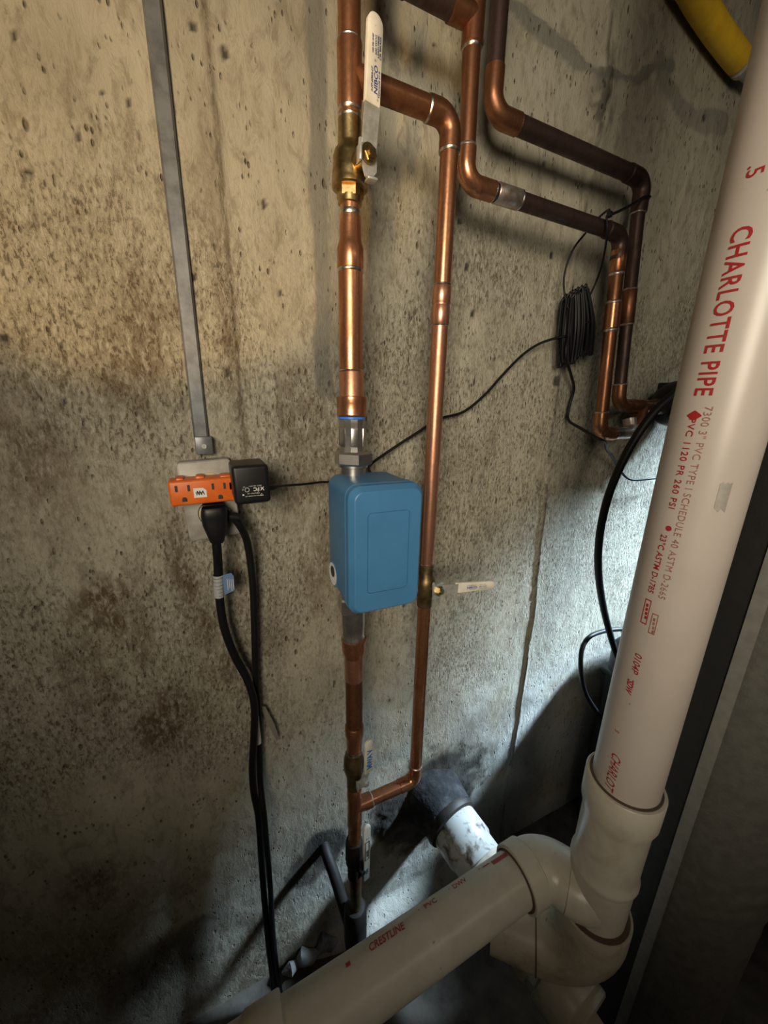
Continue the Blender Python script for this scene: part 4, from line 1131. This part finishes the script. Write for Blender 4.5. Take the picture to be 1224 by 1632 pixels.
# thin sensor wire, coil and zip tie
wr = thing('sensor_wire', 'thin black wire with a tied coil hanging below the copper lines', 'wire', (.70, -.04, 1.5))
pa = smooth_path([(.232, -.090, 1.252), (.246, -.045, 1.254), (.268, -.020, 1.262), (.323, -.014, 1.292), (.355, -.013, 1.309), (.401, -.013, 1.334), (.457, -.013, 1.348), (.506, -.013, 1.382), (.541, -.013, 1.416), (.584, -.014, 1.455), (.617, -.020, 1.478), (.646, -.030, 1.490), (.679, -.040, 1.498)], 6)
obj('lead', G().tube(pa, .0025, 10), CABLE, wr)
pa = smooth_path([(.676, -.040, 1.490), (.681, -.040, 1.457), (.716, -.030, 1.423), (.741, -.020, 1.399), (.742, -.015, 1.366), (.735, -.022, 1.334), (.718, -.070, 1.318), (.707, -.118, 1.303), (.735, -.118, 1.294), (.800, -.080, 1.272), (.862, -.055, 1.250), (.948, -.026, 1.206), (.996, -.026, 1.182), (1.060, -.040, 1.183), (1.16, -.040, 1.185)], 6)
obj('lead', G().tube(pa, .0030, 10), CABLE, wr)
pa = smooth_path([(.674, -.042, 1.535), (.662, -.034, 1.565), (.656, -.030, 1.602), (.663, -.035, 1.644), (.681, -.045, 1.674), (.686, -.060, 1.690), (.668, -.095, 1.688), (.657, -.106, 1.676)], 6)
obj('lead', G().tube(pa, .0019, 10), CABLE, wr)
pa = smooth_path([(.652, -.107, 1.670), (.662, -.105, 1.648), (.684, -.088, 1.628), (.706, -.068, 1.612), (.722, -.050, 1.598), (.715, -.045, 1.571), (.708, -.043, 1.56)], 6)
obj('lead', G().tube(pa, .0018, 10), CABLE, wr)
g = G()
rnd = random.Random(4)
for k in range(34):
    u_ = (k % 12) / 11
    lay = k // 12
    top = V((.668 + .040 * u_ + rnd.uniform(-.003, .003), -.026 - .012 * lay, 1.566 + .018 * u_ - .010 * (u_ > .75) + rnd.uniform(-.005, .005)))
    botm = V((.682 + .074 * u_ + rnd.uniform(-.003, .003), -.024 - .012 * lay, 1.456 + .034 * u_ + rnd.uniform(-.014, .010)))
    mid = (top + botm) / 2 + V((-.004 + .006 * u_, -.004, 0))
    sdv = V((.0035, -.002, .001))
    loop = [top - sdv * .6, top + V((0, -.002, .004)), top + sdv, mid + sdv + V((0, -.003, 0)), botm + sdv * .8, botm + V((0, -.001, -.004)), botm - sdv * .8, mid - sdv + V((0, .002, 0)), top - sdv * .6]
    g.tube(smooth_path(loop, 4), .0023, 7)
obj('coil', g, CABLE, wr)
g = G().tube(smooth_path([(.688, -.050, 1.512), (.705, -.060, 1.522), (.728, -.052, 1.516), (.734, -.034, 1.512), (.708, -.018, 1.508), (.688, -.030, 1.508), (.688, -.050, 1.512)], 4), .0016, 8)
obj('twist_tie', g, CABLE, wr)
zt_ = thing('zip_tie', 'black zip tie stretched between the two copper lines', 'zip tie', (.66, -.107, 1.672))
g = G().tube(smooth_path([(.652, -.107, 1.671), (.690, -.103, 1.689), (.735, -.092, 1.712), (.779, -.077, 1.736), (.800, -.0745, 1.742), (.812, -.062, 1.744)], 5), .0023, 8)
obj('strap', g, BLACK, zt_)
obj('head', G().rbox((.655, -.109, 1.674), (.008, .007, .009), .0015, 2), BLACK, zt_)

# black hoses by the stack
h1 = obj('drain_hose', G().tube(smooth_path([(.90, -.17, 1.45), (.850, -.195, 1.428), (.826, -.195, 1.409), (.804, -.190, 1.388), (.774, -.180, 1.357), (.749, -.170, 1.310), (.732, -.160, 1.249), (.727, -.150, 1.177), (.741, -.140, 1.090), (.777, -.130, .998), (.837, -.120, .891), (.897, -.120, .786), (.963, -.115, .689), (1.01, -.11, .60)], 7), .0078, 16), CABLE)
tag(h1, 'thick black hose bowing left from behind the white stack', 'hose')
h2 = obj('drain_hose', G().tube(smooth_path([(1.02, -.105, .775), (.958, -.100, .790), (.893, -.095, .797), (.833, -.100, .798), (.800, -.110, .777), (.796, -.120, .727), (.827, -.120, .655), (.876, -.120, .587), (.949, -.120, .505), (1.00, -.12, .45)], 7), .0056, 14), CABLE)
tag(h2, 'thinner black hose looping low beside the white stack', 'hose')

# yellow gas tube
gy = thing('gas_tube', 'yellow flexible gas tube in the top right corner', 'gas line', (1.0, -.03, 2.05))
pth = smooth_path([(.62, -.035, 2.20), (.70, -.035, 2.150), (.78, -.034, 2.118), (.863, -.032, 2.090), (.920, -.030, 2.076), (.985, -.030, 2.061), (1.040, -.030, 2.051), (1.066, -.030, 2.047)], 7)
obj('tube', G().tube(pth, .0215, 24), YELLOW, gy)
obj('end_fitting', G().lathe((1.060, -.030, 2.0475), (1, 0, -.05), [(0, .0180), (.012, .0180), (.014, .0225), (.020, .0225), (.026, .0225), (.028, .018), (.06, .018)], 20), ZINC, gy)

# ------------------------------------------------------------------ tanks on the right
TX, TY, TR = .756, -.426, .105
tk = thing('softener_tank', 'tall tank in a charcoal fabric jacket with a grey seam, right of the stack', 'tank', (TX, TY, 0))
tocam = math.atan2(-.63 - TY, 0 - TX)
def jacket(a0, a1, r, zs_, mat, name, n=40, wr_=0.0):
    vs = []; fs = []
    for z in zs_:
        for k in range(n + 1):
            a = a0 + (a1 - a0) * k / n
            q = r + wr_ * (math.sin(z * 150 + 3 * math.sin(a * 4)) * max(0, math.sin((a - a0) / (a1 - a0) * PI)) ** 2 * math.exp(-((z - .62) / .10) ** 2))
            if z < .06: q -= (.06 - z) * .6
            vs.append((TX + q * math.cos(a), TY + q * math.sin(a), z))
    m_ = n + 1
    for i in range(len(zs_) - 1):
        for k in range(n): fs.append((i * m_ + k, i * m_ + k + 1, (i + 1) * m_ + k + 1, (i + 1) * m_ + k))
    g = G().add(vs, fs); return obj(name, g, mat, tk, 60)
zs_ = [0.002 + 1.40 * k / 170 for k in range(171)]
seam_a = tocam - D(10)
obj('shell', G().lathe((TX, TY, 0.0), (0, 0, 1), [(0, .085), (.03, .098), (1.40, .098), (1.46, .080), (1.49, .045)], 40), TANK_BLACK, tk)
lab(jacket(seam_a - D(200), seam_a - D(3), TR, zs_, JACKET_SHADE, 'jacket_side'), 'shaded side of the jacket, painted darker')
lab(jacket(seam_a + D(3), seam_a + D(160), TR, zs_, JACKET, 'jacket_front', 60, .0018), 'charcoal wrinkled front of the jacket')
vs = []; fs = []
lab(jacket(seam_a - D(4.5), seam_a + D(4.5), TR + .0022, zs_, SEAM, 'seam_strip', 8), 'lighter grey vertical seam tape')

bt = thing('brine_tank', 'black rounded plastic tank against the wall behind the white stack', 'tank', (1.25, -.10, 0))
obj('body', G().rbox((1.27, -.222, .360), (.50, .370, .72), .04, 5), TANK_BLACK, bt)
obj('rim', G().rbox((1.27, -.222, .60), (.506, .374, .02), .006, 2), TANK_BLACK, bt)

nb = thing('floor_bucket', 'dark navy bucket on the floor at the right edge', 'bucket', (1.76, -.40, 0))
g = G().lathe((1.76, -.40, 0.001), (0, 0, 1), [(0, .12), (.005, .125), (.34, .150), (.345, .158), (.37, .158), (.372, .148), (.36, .146)], 40)
obj('body', g, NAVY, nb)
